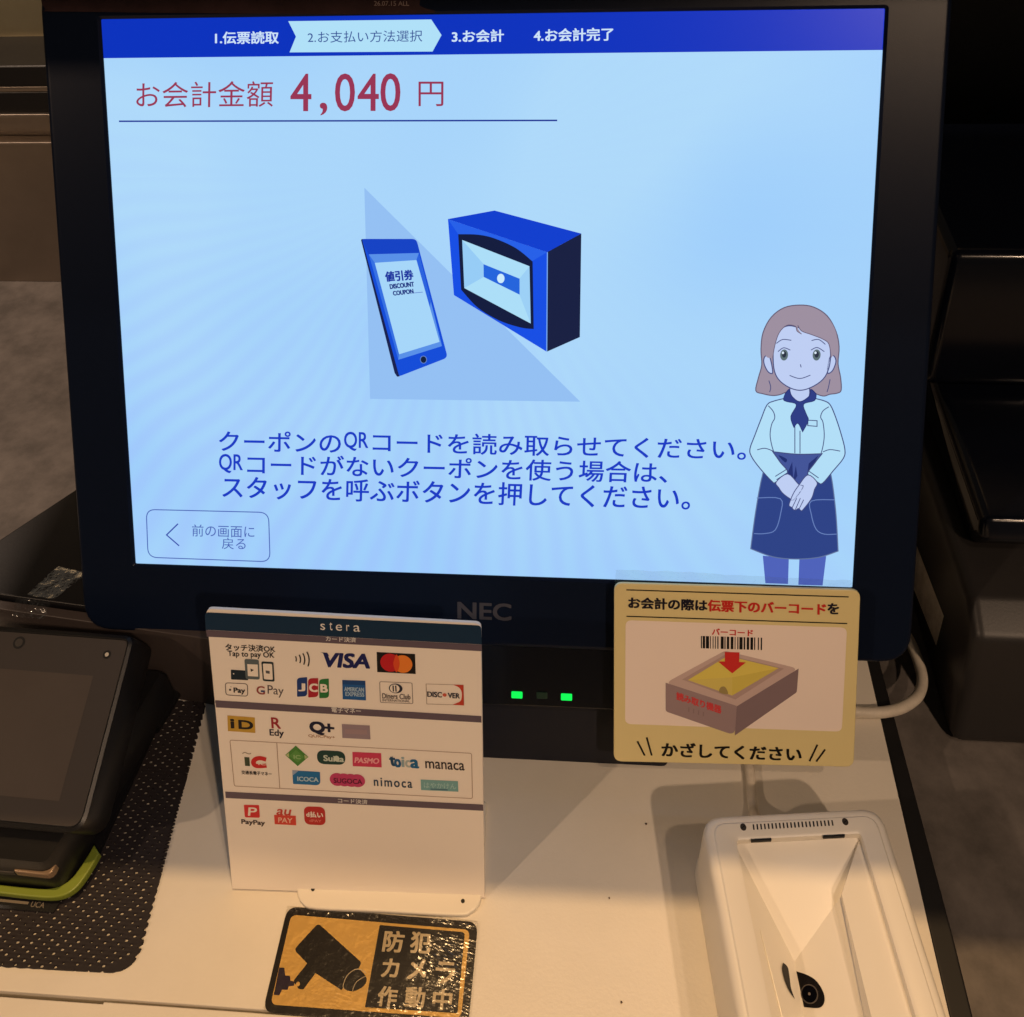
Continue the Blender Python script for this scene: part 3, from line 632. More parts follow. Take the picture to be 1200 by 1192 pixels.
mb = MB(); mb.stroke(rounded([(5.94, 68.96), (100.14, 65.66), (99.88, 45.3), (5.81, 48.08)], 0.8, 4), 0.22, ink((150, 116, 98)), 0, closed=True); mb.stroke([(24.38, 68.25), (24, 47.59)], 0.22, ink((150, 116, 98)), 0); psub(mb, "logo_frame")
mb = MB(); mb.poly([(10.98, 61.47), (13.01, 61.4), (12.89, 57.4), (10.97, 57.47)], ink((62, 76, 56)), 0); mb.stroke(curve([(10.38, 63), (11.39, 63.54), (12.92, 62.94), (13.84, 63.22)], 4), .35, ink((150, 140, 120)), 0)
mb.stroke(curve([(19.6, 60.56), (17.28, 61.14), (15.31, 60.57), (14.4, 59.12), (15.07, 57.72), (16.98, 57.52), (19.49, 57.85)], 4), 1.9, ink((202, 40, 44)), 0); mb.text("IC", [(16.45, 59.31), (19.5, 59.27), (16.41, 58.15)], CW, 2 * L, bold=0.02); mb.text("交通系電子マネー", [(9.31, 55.35), (21.29, 54.93), (9.27, 53.66)], K, 0, bold=0.02); psub(mb, "payment_logo")
mb = MB(); mb.poly([(27.33, 62.84), (31.8, 67.18), (36.43, 62.26), (31.91, 57.96)], ink((74, 136, 58)), 0); mb.poly([(29, 62.63), (31.78, 65.39), (34.81, 62.28), (32.03, 59.63)], ink((94, 152, 74)), L); mb.poly([(27.44, 62.84), (28.87, 63.9), (28.83, 61.85)], ink((180, 196, 140)), L); mb.poly([(36.27, 62.32), (34.88, 63.24), (34.96, 61.26)], ink((180, 196, 140)), L); mb.text("IC", [(30.71, 63.06), (33.29, 62.94), (30.7, 61.39)], ink((150, 190, 130)), 2 * L, bold=0.04); psub(mb, "payment_logo")
mb = MB(); mb.poly(rounded([(39.9, 65.49), (50.98, 65.16), (50.83, 59.02), (39.75, 59.22)], 5, 8), ink((22, 62, 58)), 0); mb.text("Suica", [(42.49, 63.27), (50.29, 62.98), (42.43, 60.71)], ink((196, 208, 196)), L, bold=0.04); mb.disc([(47.54, 61.88)][0], 1.1, 1.3, ink((206, 214, 200)), 2 * L); psub(mb, "payment_logo")
mb = MB(); mb.poly([(53.86, 64.99), (65.07, 64.73), (64.96, 58.35), (53.65, 58.59)], ink((206, 58, 96)), 0); mb.text("PASMO", [(54.95, 62.6), (64.28, 62.36), (54.48, 60.28)], ink((240, 170, 178)), L, bold=0.04); psub(mb, "payment_logo")
mb = MB()
mb.text("t", [(68.21, 63.36), (70.09, 63.29), (68.67, 59.29)], ink((24, 70, 108)), 0, bold=0.06); mb.text("o", [(70.15, 62.27), (72.36, 62.08), (70.21, 58.82)], ink((24, 96, 150)), 0, bold=0.06); mb.text("i", [(72.97, 63.24), (73.85, 63.2), (72.93, 58.9)], ink((150, 176, 186)), 0, bold=0.03); mb.text("c", [(74.34, 61.88), (76.22, 61.74), (74.37, 58.82)], ink((176, 190, 190)), 0, bold=0.04); mb.text("a", [(76.46, 62.2), (79.33, 62.02), (76.47, 58.62)], ink((22, 104, 156)), 0, bold=0.06); psub(mb, "payment_logo")
mb = MB(); mb.text("manaca", [(82.07, 61.72), (97.15, 61.14), (82.11, 58.53)], ink((40, 34, 40)), 0, bold=0.015); psub(mb, "payment_logo")
mb = MB(); mb.poly(rounded([(29.63, 56.02), (40.52, 55.57), (40.33, 49.47), (29.44, 49.78)], [0, 0.3, 2, 0.3], 5), ink((20, 112, 174)), 0); mb.poly([(29.63, 56.02), (32.1, 55.9), (29.68, 53.76)], ink((150, 170, 200)), L); mb.text("ICOCA", [(31.45, 53.29), (39.67, 53.08), (31.42, 51.34)], ink((176, 206, 222)), 2 * L, bold=0.04); psub(mb, "payment_logo")
mb = MB(); k = 0
for q in ([(47.16, 52.34)], [(49.85, 52.23)], [(52.54, 52.12)], [(55.11, 52.06)]): mb.disc(q[0], 3.0, 2.95, ink((196, 62, 112)), 0.012 * k); k += 1
mb.text("SUGOCA", [(45.75, 53.07), (56.95, 52.77), (45.72, 50.87)], ink((92, 22, 50)), 2 * L, bold=0.02); psub(mb, "payment_logo")
mb = MB(); mb.text("nimoca", [(61.59, 53.75), (76.51, 53.23), (61.55, 49.93)], ink((40, 66, 92)), 0, bold=0.02, spacing=1.25); psub(mb, "payment_logo")
mb = MB(); mb.poly([(79.96, 53.34), (94.47, 53.01), (94.48, 48.24), (79.92, 48.56)], ink((120, 172, 176)), 0); mb.text("はやかけん", [(81.13, 52.21), (93.66, 51.95), (81.14, 49.63)], ink((168, 206, 206)), L, bold=0.01); mb.poly([(83.69, 49.45), (90.35, 49.34), (90.33, 48.69), (83.66, 48.81)], ink((78, 122, 140)), L); psub(mb, "payment_logo")
mb = MB(); mb.poly(rounded([(8.89, 39.48), (15.02, 39.55), (14.88, 33.64), (8.78, 33.63)], [0, .3, .8, .8], 4), ink((214, 50, 54)), 0); mb.text("P", [(10.8, 38.35), (14.12, 38.33), (10.24, 34.61)], CW, L, bold=0.02); mb.text("PayPay", [(7.31, 32.65), (16.72, 32.3), (7.19, 29.97)], ink((60, 44, 46)), 0, bold=0.03); psub(mb, "payment_logo")
mb = MB(); mb.poly([(20.74, 35.23), (29.43, 35.06), (29.27, 30.59), (20.62, 30.83)], ink((216, 70, 56)), 0); mb.text("au", [(22.33, 37.94), (27.81, 37.85), (21.66, 35.26)], ink((200, 66, 54)), 0, bold=0.03); mb.text("PAY", [(22.37, 34.09), (27.97, 33.88), (22.19, 31.82)], ink((240, 196, 176)), L, bold=0.02); psub(mb, "payment_logo")
mb = MB(); mb.poly(rounded([(32.95, 39.61), (41.36, 39.55), (41.19, 31), (32.74, 31.11)], 2.6, 7), ink((190, 44, 44)), 0); mb.text("d払い", [(33.82, 37.39), (40.4, 37.08), (33.74, 34.74)], CW, L, bold=0.03); mb.text("dPAY", [(34.81, 33.71), (39.59, 33.54), (34.79, 32.51)], ink((226, 130, 120)), L, bold=0.02); psub(mb, "payment_logo")
# its foot on the counter
mb = MB(); ft = curve([(x, y) for x, y in [(-71.8, -57.42), (-70.51, -61.21), (-67.68, -64.22), (-61.77, -65.61), (-34.85, -65.18), (-5.79, -64.93), (-0.16, -63.53), (2.92, -60.24), (3.8, -55.14)]], 4)
mb.prism(ft + [(2, -20), (-74, -22)], 0.1, 2.4, WHITE_PLASTIC, 0.7)
base = mb.build("stand_foot", sign)
for p in [(-64.78, -58.64), (-3.65, -59.67)]:
    mb = MB(); mb.prism(ellipse((p[0], p[1]), .75, .75), 2.3, 2.75, HOLE); mb.build("foot_screw", sign)
mb = MB(); mb.loft([[(x, y, -1.8) for x, y in ccw(rect(30, 70, 4, 70))], [(x, y, -6) for x, y in ccw(rect(32, 68, 6, 66))]], WHITE_PLASTIC, True, True)
mb.build("back_support", sign, PF)

# ------------------------------------------------------------------ warning sticker on the counter
KF = frame((0, 0, 0.2), (1, 0, 0), (0, 1, 0))
STL = [Vector((x, y)) for x, y in [(-74.03, -64.94), (3.04, -66.15), (2.91, -101.19), (-74.14, -101.32)]]
mb = MB(); SB = mat("sticker_black", (30, 27, 30), rough=0.3, coat=0.4); SO = mat("sticker_orange", (255, 206, 114), rough=0.35, coat=0.4); SW = mat("sticker_white", (226, 208, 176), rough=0.35)
mb.prism(rounded([(-74.07, -64.8), (2.96, -66.16), (2.76, -101.2), (-74.4, -101.21)], 4.4, 7), 0, 0.25, SB)
stick = tag(mb.build("warning_sticker", None, KF, smooth=False), "orange and black camera-in-operation warning sticker on the white counter", "sticker")
def kart(mb, name): return mb.build(name, stick, KF @ Matrix.Translation((0, 0, 0.27 * MM)), smooth=False)
mb = MB(); mb.poly(rounded([(-71.86, -67.74), (-0.05, -69.1), (-0.18, -98.58), (-72.08, -98.52)], 2.4, 6), SO, 0); kart(mb, "orange_field")
mb = MB(); mb.poly(rounded([(-35.77, -69.43), (-1.83, -70.04), (-1.68, -97.1), (-36.38, -97.28)], [.3, 1.5, .3, .3], 4), SB, L)
for t, q in (("防", [(-33.05, -71.34), (-25.45, -71.33), (-33.07, -78.45)]), ("犯", [(-22.47, -71.15), (-14.9, -71.14), (-22.33, -78.24)]), ("カ", [(-32.15, -80.99), (-25.95, -80.9), (-32.02, -87.02)]), ("メ", [(-22.15, -80.41), (-15.49, -80.43), (-21.89, -87.09)]), ("ラ", [(-11.41, -80.87), (-4.33, -80.86), (-11.26, -87.78)]), ("作", [(-32.06, -90.25), (-25.06, -90.17), (-32, -96.51)]), ("動", [(-21.76, -89.84), (-14.63, -89.81), (-21.66, -96.28)]), ("中", [(-11.28, -89.87), (-4.48, -89.86), (-11.17, -96.28)])):
    mb.text(t, q, SW, 2 * L, bold=0.03)
kart(mb, "text_panel")
mb = MB()
mb.poly(rounded([(-60.36, -70.19), (-40.37, -82.82), (-41.11, -84.62), (-46.33, -92.34), (-57.46, -87.32), (-60.77, -92.93), (-62.7, -92.92), (-65.39, -90.44), (-61.43, -84.32), (-67.7, -79.9)], [1.6, 1.2, .3, .6, 0, .6, 1, 1, 0, 1.4], 4), SB, L)
mb.disc([(-63.31, -91.38)][0], 0.75, 0.8, SO, 2 * L)
mb.poly([(-71.91, -86.29), (-69.87, -86.3), (-68.92, -88.79), (-67.04, -88.82), (-66.5, -90.38), (-64.72, -90.67), (-64.7, -91.99), (-66.65, -92.23), (-66.81, -93.42), (-68.93, -93.55), (-69.53, -95.41), (-71.68, -95.4)], mat("sticker_violet", (50, 38, 66), rough=0.3), L)
mb.poly(curve([(-42.67, -84.58), (-37.89, -87.3), (-37.94, -90.27), (-41.87, -92.46), (-45.73, -91.52), (-45.61, -88.42)], 4, True), SB, 1.6 * L)
mb.stroke(curve([(-38.08, -86.32), (-39.64, -85.41), (-42.39, -85.23), (-45.05, -87.39), (-45.96, -90.42), (-45.47, -92.03)], 4), 0.28, SW, 2 * L); mb.stroke(curve([(-42.05, -92.35), (-41.48, -89.83), (-39.52, -88.06), (-37.89, -87.3)], 4), 0.22, SW, 2 * L)
kart(mb, "camera_symbol")
mb = MB(); g = []
N = 64
for j in range(N + 1):
    for i in range(N + 1):
        a, b_ = i / N, j / N
        p = STL[0] * (1 - a) * (1 - b_) + STL[1] * a * (1 - b_) + STL[3] * (1 - a) * b_ + STL[2] * a * b_
        amp = 0.03 + 0.3 * math.exp(-((a - .86) / .15) ** 2 - ((b_ - .42) / .18) ** 2) + 0.2 * math.exp(-((a - .72) / .3) ** 2 - ((b_ - .86) / .09) ** 2) + 0.2 * math.exp(-((b_ - .03) / .03) ** 2)
        bc = STL[0] * .26 * .82 + STL[1] * .74 * .82 + STL[3] * .26 * .18 + STL[2] * .74 * .18
        bump_ = 1.9 * math.exp(-((p.x - bc.x) ** 2 + (p.y - bc.y) ** 2) / (2 * 8.5 ** 2))
        g.append((p.x, p.y, 0.5 + bump_ + (amp * rnd.random() if 0 < i < N and 0 < j < N else 0)))
mb.add(g, [[j * (N + 1) + i, (j + 1) * (N + 1) + i, (j + 1) * (N + 1) + i + 1, j * (N + 1) + i + 1] for j in range(N) for i in range(N)], CRINKLE)
mb.build("clear_film", stick, KF, smooth=False)

# ------------------------------------------------------------------ barcode scanner
YAW = math.radians(6.0)
SCO = Vector((88.6, -38.2, 0))
SCF = frame(SCO, (math.cos(YAW), math.sin(YAW), 0), (-math.sin(YAW), math.cos(YAW), 0))  # x right, y away, origin at back-left corner on the counter
scan = thing("barcode_scanner", "white barcode scanner with a sunken reading well, on the counter's right side", "scanner", (SCO.x + 34, SCO.y - 60, 0))
ZT = 40.0; WS = 69.0; LS = 128.0
def rr(x0, x1, y0, y1, r, z): return [(x, y, z) for x, y in ccw(rounded([(x0, y0), (x1, y0), (x1, y1), (x0, y1)], r, 7))]
op = (11.682, 58.087, -121, -9.9935)     # opening inside the rim: x0, x1, y0, y1
mb = MB()
loops = [rr(-.5, WS + .5, -LS - .6, .5, 8, 0.3), rr(-.5, WS + .5, -LS - .6, .5, 8, 6), rr(-0.1, WS + .1, -LS, 0.1, 8, 8), rr(0, WS, -LS, 0, 8, ZT - 4), rr(0.2, WS - .2, -LS + .2, -.2, 7.8, ZT - 2.2), rr(0.7, WS - .7, -LS + .7, -.7, 7.4, ZT - 1), rr(1.6, WS - 1.6, -LS + 1.6, -1.6, 6.8, ZT - .3),
         rr(2.6, WS - 2.6, -LS + 2.6, -2.6, 6.0, ZT), rr(3.4, WS - 3.4, -LS + 3.4, -3.4, 5.4, ZT), rr(4.0, WS - 4.0, -LS + 4.0, -4.0, 4.8, ZT + .5), rr(op[0] - 1.6, op[1] + 1.6, op[2] - 1.6, op[3] + 1.6, 2.6, ZT + .5), rr(op[0] - .3, op[1] + .3, op[2] - .3, op[3] + .3, 1.6, ZT - .1), rr(op[0], op[1], op[2], op[3], 1.4, ZT - 3.2)]
mb.loft(loops, WHITE_PLASTIC, True, False)
mb.build("body", scan, SCF)
# the well: sloping back wedge, a ledge on the right, two slopes meeting in a gutter
A, B, B2, C2, C3, V_, Q, D, CR_, B3 = [(10.882, -9.1935, 37.2), (58.887, -9.1935, 37.2), (45.963, -29.126, 36.9), (44.016, -89.252, 36.9), (42.213, -87.787, 30.685), (26.611, -45.282, 23), (23.615, -85.284, 23), (10.882, -87.059, 33.341), (58.887, -89.821, 36.9), (46.946, -27.716, 30.781)]
mb = MB()
mb.add([A, B, B2, C2, C3, V_, Q, D, CR_, B3], [[0, 5, 9], [0, 9, 1], [1, 9, 2], [1, 2, 3, 8], [2, 9, 4, 3], [5, 6, 4, 9], [0, 7, 6, 5], [7, 8, 3, 4, 6]], WHITE_PLASTIC)
well = mb.build("well", scan, SCF, smooth=False)
def lerp(a, b, t): return tuple(x + (y - x) * t for x, y in zip(a, b))
mb = MB()
mb.tube([lerp(B3, C3, .25), lerp(B3, C3, .6), lerp(B3, C3, 1)], [0.2, .5, .7], WHITE_PLASTIC, 10)
mb.build("rail", scan, SCF)
mb = MB(); mb.tube([[(14.916, -37.766, 33.104), (17.694, -76.034, 28.452)][0], [(14.916, -37.766, 33.104), (17.694, -76.034, 28.452)][1]], [0.1, .6], WHITE_PLASTIC, 10)
mb.build("rail", scan, SCF)
for pts, lens_c in (([(26.548, -48.38, 23.069), (26.548, -48.38, 23.069), (29.542, -50.003, 24.344), (31.97, -52.13, 25.402), (33.314, -55.112, 26.043), (33.461, -57.85, 26.187), (32.401, -59.761, 25.812), (30.474, -60.333, 25.041), (26.343, -59.356, 23.322), (26.343, -59.356, 23.322)], (29.023, -55.898, 24.312)), ([(21.46, -46.716, 27.157), (21.46, -46.716, 27.157), (23.019, -47.845, 25.803), (22.895, -51.194, 25.698), (22.568, -54.241, 25.779), (23.192, -57.353, 25.073), (23.192, -57.353, 25.073), (21.323, -54.786, 26.772), (20.482, -51.394, 27.675), (20.542, -48.675, 27.793)], None)):
    pts = [Vector(p) for p in pts]
    nn = (pts[2] - pts[0]).cross(pts[4] - pts[0]).normalized()
    if nn.z < 0: nn = -nn
    fine = curve(pts, 5, True)
    mb = MB(); mb.add([tuple(Vector(p) + nn * .25) for p in fine], [list(range(len(fine)))], mat("window_black", (24, 22, 23), rough=0.2)); w = mb.build("reading_window", scan, SCF, smooth=False)
    if lens_c:
        mb = MB(); lc = Vector(lens_c) + nn * .35; e1 = (pts[4] - pts[0]).normalized(); e1 = (e1 - nn * e1.dot(nn)).normalized(); e2 = nn.cross(e1)
        for r, m, dz in ((3.0, mat("lens_ring", (84, 78, 74), rough=0.25), 0), (2.6, mat("lens_glass", (8, 8, 14), rough=0.06), .1), (.45, mat("lens_core", (120, 110, 104), rough=0.2), .2)):
            mb.add([tuple(lc + nn * dz + e1 * r * math.cos(k * math.pi / 12) + e2 * r * math.sin(k * math.pi / 12)) for k in range(24)], [list(range(24))], m)
        o = mb.build("lens", None, SCF, smooth=False); attach(o, w)
# vent slots and two screws along the back rim, two clip gaps
mb = MB()
for i in range(22):
    x = 18.5 + i * 1.42
    mb.prism([(x, -6.6), (x + .55, -6.6), (x + .75, -4.6), (x + .2, -4.6)], ZT + .3, ZT + .56, HOLE)
mb.build("vent_slots", scan, SCF, smooth=False)
for x in (15.0, 53.6):
    mb = MB(); mb.prism(ellipse((x, -5.4), 1.15, 1.35), ZT + .3, ZT + .62, mat("screw_grey", (86, 78, 70), rough=0.35, metal=0.6), .1); mb.stroke([(x - .7, -5.9), (x + .7, -4.9)], .3, HOLE, ZT + .7); mb.build("screw", scan, SCF)
for x0, x1 in ((17, 24.5), (44, 52)):
    mb = MB(); mb.box(x0, x1, -10.6, -9.9, ZT - 1, ZT + .6, HOLE); mb.build("clip_gap", scan, SCF)
# cable from its back up to the display
mb = MB(); cp = curve([(114.8, -36, 16), (114.8, -28, 12), (114.6, -16, 3.5), (115.4, 0, 2.4), (116.0, 22, 2.4), (113, 50, 3.6), (104, 80, 4), (90, 110, 10)], 8)
mb.tube(cp, 2.1, CABLE_WHITE, 14); mb.build("scanner_cable", scan)

# white cable looping over the black edge
mb = MB(); cp = curve([(112, 42, 3.4), (140, 32, 3.4), (163, 28.6, 3.4), (181, 30, 2.6), (194, 37.5, 0), (202, 50, -6), (204.5, 64, -10), (203, 80, -12), (196, 96, -12), (182, 112, 8), (150, 120, 24), (110, 122, 40)], 8)
mb.tube(cp, 2.6, CABLE_WHITE, 16)
tag(mb.build("white_cable", None), "loose white cable looping over the counter's black edge right of the display", "cable")

# ------------------------------------------------------------------ card terminal on its mat, left
mb = MB(); MATM = mat("mat_rubber", (40, 35, 37), rough=0.62, spec=0.3)
px_, py_ = 5.4, 1.55
edge = ccw(rounded([(-262, -93.8), (-127.2, -91.8), (-134.8, 20.5), (-262, 22)], [0, 11, 5, 0], 8))
def inside(x, y):
    return all((edge[(i + 1) % len(edge)][0] - edge[i][0]) * (y - edge[i][1]) - (edge[(i + 1) % len(edge)][1] - edge[i][1]) * (x - edge[i][0]) > -0.3 for i in range(len(edge)))
def trim(c, p):
    if inside(*p): return p
    a, b = 0.0, 1.0
    for _ in range(12):
        m_ = (a + b) / 2
        if inside(c[0] + (p[0] - c[0]) * m_, c[1] + (p[1] - c[1]) * m_): a = m_
        else: b = m_
    return (c[0] + (p[0] - c[0]) * a, c[1] + (p[1] - c[1]) * a)
for j in range(-61, 16):
    for i in range(-50, -22):
        cx_ = i * px_ + (px_ / 2 if j % 2 else 0); cy_ = j * py_
        hx, hy = px_ / 2 + .01, py_ / 2 + .01
        O8 = [(cx_ + hx * sx, cy_ + hy * sy) for sx, sy in ((-1, -1), (0, -1), (1, -1), (1, 0), (1, 1), (0, 1), (-1, 1), (-1, 0))]
        if not all(inside(*p) for p in O8):
            if not any(inside(*p) for p in O8): continue
            cc_ = trim((-190, -35), (cx_, cy_))
            cc_ = (cc_[0] * .999 - .19, cc_[1] * .999 - .035)
            O8 = ccw([trim(cc_, p) for p in O8])
            mb.loft([[(x, y, 0.15) for x, y in O8], [(x, y, .98) for x, y in O8]], MATM, False, True)
            continue
        jx, jy = rnd.uniform(-.15, .15), rnd.uniform(-.12, .12)
        r = rnd.choice((.34, .44, .5, .56, .6))
        I8 = [(cx_ + jx + r * 1.25 * math.cos(a), cy_ + jy + r * math.sin(a) * .85) for a in [math.radians(225 + 45 * k) for k in range(8)]]
        mb.loft([[(x, y, 0.15) for x, y in O8], [(x, y, 0.95) for x, y in O8], [(x, y, 1.05) for x, y in [lerp(o_, i_, .85) for o_, i_ in zip(O8, I8)]], [(x, y, 0.8) for x, y in I8], [(x, y, 0.15) for x, y in I8]], MATM)
tag(mb.build("anti_slip_mat", None), "dark brown perforated anti-slip mat under the card terminal", "mat")

TT = math.radians(22)
TFO = Vector((-150.2, -57.5, 38))
TFX = Vector((1, -0.035, 0)).normalized(); TFY = Vector((0.035 * math.cos(TT), math.cos(TT), math.sin(TT)))
TF = frame(TFO, TFX, TFY)            # origin at the face's lower right corner
term = thing("card_terminal", "black card payment terminal with a dark touch screen and green base line", "terminal", (-195, -20, 2))
mb = MB()
fo = ccw(rounded([(-92, 0), (0, 0), (0, 76), (-92, 76)], [8, 8, 5, 5], 7))
loops = [[(x, y, -26) for x, y in inset(fo, 3)], [(x, y, -20) for x, y in fo], [(x, y, -2.4) for x, y in fo], [(x, y, -.7) for x, y in inset(fo, .5)], [(x, y, 0) for x, y in inset(fo, 1.8)], [(x, y, -.5) for x, y in inset(fo, 2.4)]]
mb.loft(loops, TERM_BLACK, True, True)
mb.build("body", term, TF)
mb = MB(); mb.prism(inset(fo, 2.5), -1, -.35, mat("terminal_glass", (80, 75, 72), rough=0.10, spec=0.35)); g = mb.build("face_glass", term, TF)
mb = MB(); mb.poly(rect(-88, -13.5, 11, 58.5), mat("terminal_display", (94, 86, 80), rough=0.12, spec=0.35, var=(20, .06)), -.25); mb.build("touch_screen", term, TF, smooth=False)
for (p, r, m, nm) in (((-50.462, 69.489), 1.7, mat("terminal_lens", (80, 76, 72), rough=0.15), "front_camera"), ((-10.109, 67.312), .85, mat("terminal_dot", (220, 210, 190), rough=0.3), "indicator")):
    mb = MB(); mb.disc(p, r + .9, r + .9, HOLE, -.2); mb.disc(p, r, r, m, -.1); mb.build(nm, term, TF, smooth=False)
# lower housing, base, green line
mb = MB()
lo = [(-242, -66), (-163.8, -67.6), (-158, -50), (-156, 20), (-242, 20)]
lh = ccw(rounded([(-242, -63.5), (-164.5, -66.2), (-161.5, -52), (-147, 22), (-242, 24)], [2, 6, 4, 4, 2], 6))
mb.loft([[(x, y, 7.5) for x, y in lh], [(x, y, 23) for x, y in lh], [(x, y, 27) for x, y in inset(lh, 2)]], TERM_BLACK, True, True)
mb.box(-196, -181, -65.9, -64, 18, 20.5, TERM_GREY, .3)
mb.build("lower_housing", term)
mb = MB(); mb.prism(rounded([(-180, -66.4), (-164, -67.1), (-164, -60), (-180, -60)], [1, 3, 1, 1], 4), 19.5, 23.2, mat("slot_lip", (150, 128, 106), rough=0.25, metal=.3), .5); mb.build("card_slot", term)
gl_ = ccw(rounded([(-242, -66.2), (-157.2, -69.6), (-149.8, 18), (-242, 20)], [2, 9, 4, 2], 7))
gp = curve([(-242, -67.3), (-200, -68.8), (-176, -69.8), (-166, -69.4), (-160.5, -66.6), (-157.6, -61), (-155.5, -52)], 6)
mb = MB(); mb.prism(gp + [(x - 3.6, y + 3.2) for x, y in gp[::-1]], 5.0, 8.2, mat("lime_green", (128, 144, 52), rough=0.4), .6); mb.build("green_line", term)
mb = MB(); mb.prism(inset(gl_, 2.2), 2.0, 5.2, SATIN_BLACK); mb.build("foot", term)
mb = MB()
mb.stroke([(-196, -69.7), (-179.6, -70.2)], 1.0, mat("grey_print", (120, 110, 96), rough=.5), 2.25); mb.text("UCA", [(-178.3, -69.4), (-172.6, -69.6), (-178.3, -71.5)], mat("grey_print", (120, 110, 96)), 2.25, bold=.01)
mb.prism([(-230, -72.2), (-168, -73), (-166, -66), (-230, -66)], 2.05, 2.2, SATIN_BLACK)
mb.build("front_lip", term, smooth=False)

# black cables lying between the terminal and the display's base
for k, (cp, r) in enumerate([([(-177.8, 56.6, 2.7), (-174.5, 33.9, 2.7), (-170.3, 11.9, 2.7), (-168.8, -4.6, 3.6)], 2.2), ([(-139.5, 61.8, 5.5), (-150.1, 44.3, 5.5), (-151.7, 23.7, 5.5), (-155.1, 4.2, 6.5)], 5.2)]):
    mb = MB(); mb.tube(curve(cp, 8), r, CABLE_BLACK, 12)
    tag(mb.build("black_cable", None), ["thin black cable lying right beside the card terminal", "thick black cable nearest the payment sign, behind the mat"][k], "cable", "black cables behind the card terminal")

# black printer box behind the terminal
box = thing("receipt_printer", "black box with a flat top behind the card terminal, taped along its front", "printer", (-225, 70, WZ))
PBX = ccw([(-251.59, 45.4), (-209.79, 102.51), (-134.69, 204.76), (-53.26, 134.77), (-99.08, 23.26), (-174.98, 27.82), (-219.87, 31.76), (-244.62, 32.55)])
mb = MB()
pb = ccw([(-300, 10.5), (-231, 63.5), (-199, 105), (-150, 170), (-70, 150), (-100, 30), (-177.5, 30.3), (-232, 36.6)])
pb = ccw([(-262, 30), (-237, 65.5), (-209.8, 102.5), (-172, 155), (-100, 150), (-110, 24), (-177, 30.2), (-222, 35)])
mb.prism(pb, 0.3, 60, SATIN_BLACK, 0.8)
mb.build("case", box)
mb = MB(); fr = ccw([(-258, 37.5), (-221.5, 34.2), (-177, 29.4), (-112, 22.6), (-112, 17.6), (-177, 24.6), (-222, 29.6), (-258, 33)])
mb.prism(fr, 0.3, 57, mat("printer_front", (70, 62, 60), rough=0.45), .6); mb.build("front_cover", box)
mb = MB(); rnd = random.Random(9)
def tape(corners, n, name, label, sag=None):
    mbt = MB(); a, b2, c2, d2 = [Vector(p) for p in corners]; vs = []
    for j in range(n + 1):
        for i in range(4):
            s, t = i / 3, j / n
            p = a * (1 - s) * (1 - t) + b2 * s * (1 - t) + c2 * s * t + d2 * (1 - s) * t
            vs.append((p.x + rnd.uniform(-.3, .3), p.y + rnd.uniform(-.3, .3), p.z + rnd.uniform(0, .5)))
    mbt.add(vs, [[j * 4 + i, j * 4 + i + 1, (j + 1) * 4 + i + 1, (j + 1) * 4 + i] for j in range(n) for i in range(3)], TAPE)
    return tag(mbt.build(name, None), label, "tape", "tape on the printer")
tape([(-212.12, 33.193, 61), (-195.15, 31.184, 61), (-196.26, 24.309, 58), (-211.89, 25.406, 58)], 6, 'tape_piece', 'crumpled clear tape folded over the front edge of the black box')
tape([(-200.88, 50.833, 60.6), (-184.71, 47.645, 60.6), (-195.23, 32.819, 60.6), (-208.3, 35.008, 60.6)], 8, 'tape_piece', 'long clear tape on the flat top of the black box')

# ------------------------------------------------------------------ black cash machine, right
mach = thing("cash_machine", "black glossy stepped machine with a pale label, right of the counter", "machine", (300, 110, WZ))
def along_x(profile, x0, x1, m, mbx, r=6):
    p = rounded(profile, r, 5)
    L2 = [[(x0 + 5 * (1 - math.cos(a)), y, z) for y, z in inset(ccw(p), 5 * (1 - math.sin(a)))] for a in [k / 4 * math.pi / 2 for k in range(5)]]
    L2.append([(x1, y, z) for y, z in ccw(p)])
    mbx.loft(L2, m, True, True)
mb = MB(); along_x([(28, WZ + .5), (46, 38), (62, 46), (330, 46), (330, WZ + .5)], 214, 420, mat('machine_grey', (44, 42, 42), rough=0.42, bump=(900, 0.08, 2)), mb, 8); mb.build("lower_case", mach)
mb = MB(); along_x([(92, 46.4), (84, 58), (88, 68), (200, 74), (200, 46.4)], 222, 420, GLOSS_BLACK, mb, 4); mb.build("tray", mach)
mb = MB(); along_x([(168, 74.4), (180, 150), (300, 158), (300, 74.4)], 214, 420, GLOSS_BLACK, mb, 7); mb.build("upper_case", mach)
mb = MB(); lab = [(213.7, y, z) for y, z in [(134.55, 5.3606), (74.092, 13.6), (70.699, -6.1736), (123.16, -16.057)]]
mb.add(lab, [[0, 1, 2, 3]], mat("label_paper", (232, 222, 210), rough=0.55, var=(120, .2))); mb.build("paper_label", mach, smooth=False)
mb = MB(); mb.disc((0, 0), 2.0, 2.0, mat("machine_lock", (150, 146, 150), rough=0.25, metal=1.0), 0); mb.build("lock", mach, frame((252, 37.6, 16), (1, 0, 0), (0, .27, .96)))
mb = MB(); mb.box(195, 700, 330, 345, WZ, 520, mat("partition_black", (13, 14, 18), rough=0.5), 2)
tag(mb.build("partition", None), "tall black panel standing behind the black machine", "partition")

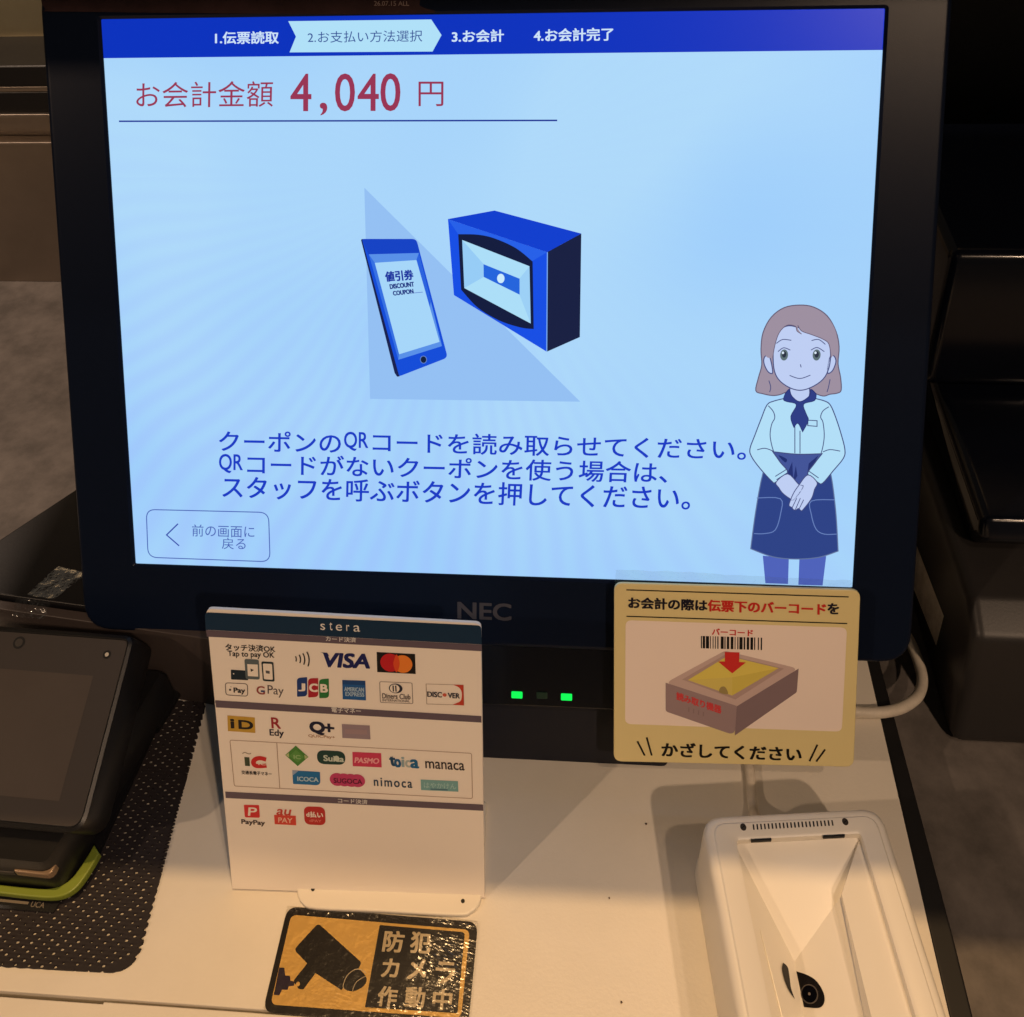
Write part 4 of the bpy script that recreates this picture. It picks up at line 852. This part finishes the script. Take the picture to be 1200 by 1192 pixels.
# ------------------------------------------------------------------ steel equipment behind, left
steel = thing("steel_cabinet", "brushed steel cabinet at the back of the dark worktop", "cabinet", (-420, 385.3 + 40, WZ))
mb = MB(); mb.box(-800, -120, 385.3, 385.3 + 120, WZ + .5, 97.6, STEEL, 1.5); mb.build("front_panel", steel)
mb = MB(); mb.box(-800, -120, 385.3 - 3, 385.3 + 120, 98.0, 100.6, STEEL, 1.0); mb.build("lower_lip", steel)
mb = MB(); mb.box(-800, -120, 385.3 + 8, 385.3 + 120, 101, 118.6, STEEL, .5); mb.build("rail", steel)
mb = MB(); mb.box(-800, -120, 385.3 - 1, 385.3 + 120, 119, 121.5, STEEL, 1.0); mb.build("upper_lip", steel)
mb = MB(); mb.box(-800, -120, 385.3 + 61, 385.3 + 64, 121.8, 146.6, STEEL, .5); mb.build("back_step", steel)
mb = MB(); mb.box(-800, -120, 385.3 + 59, 385.3 + 64, 147, 149.4, mat("polished_steel", (222, 208, 190), rough=0.3, metal=0.8), 1.0); mb.build("shelf_edge", steel)
mb = MB(); mb.box(-800, -120, 385.3 + 64.5, 385.3 + 110, 121.8, 400, mat("dull_steel", (150, 146, 128), rough=0.5, metal=0.6, var=(9, .15)), 1.0); mb.build("back_panel", steel)
for z0, z1, m_, nm, lb, ct in ((121.7, 137.2, SATIN_BLACK, "black_tray", "thick black tray lying directly on the steel cabinet", "tray"), (137.5, 141.2, STEEL, "steel_tray", "thin steel tray between two black trays on the cabinet", "tray"), (141.5, 156.0, SATIN_BLACK, "black_tray", "black tray on top of the thin steel tray", "tray")):
    mb = MB(); mb.prism(rounded(rect(-560, -290, 385.3 + 2, 385.3 + 54), 6, 5), z0, z1, m_, 1.5)
    tag(mb.build(nm, None), lb, ct, "trays stacked on the steel cabinet")

# crumbs on the counter
for p, r, lb in (((69.895, -24.752), .42, "tiny dark crumb on the counter near the display's base"), ((54.394, -54.526), .34, "tiny dark crumb on the counter midway between sign and scanner"), ((58.639, -89.977), .46, "tiny dark crumb near the front of the white counter")):
    mb = MB(); pts = [(p[0] + r * rnd.uniform(.5, 1.2) * math.cos(a), p[1] + r * rnd.uniform(.5, 1.2) * math.sin(a)) for a in [k * math.pi / 4 for k in range(8)]]
    mb.prism(pts, 0.05, .8, mat("crumb", (70, 44, 26), rough=.8), .2)
    tag(mb.build("crumb", None), lb, "crumb", "crumbs on the counter")
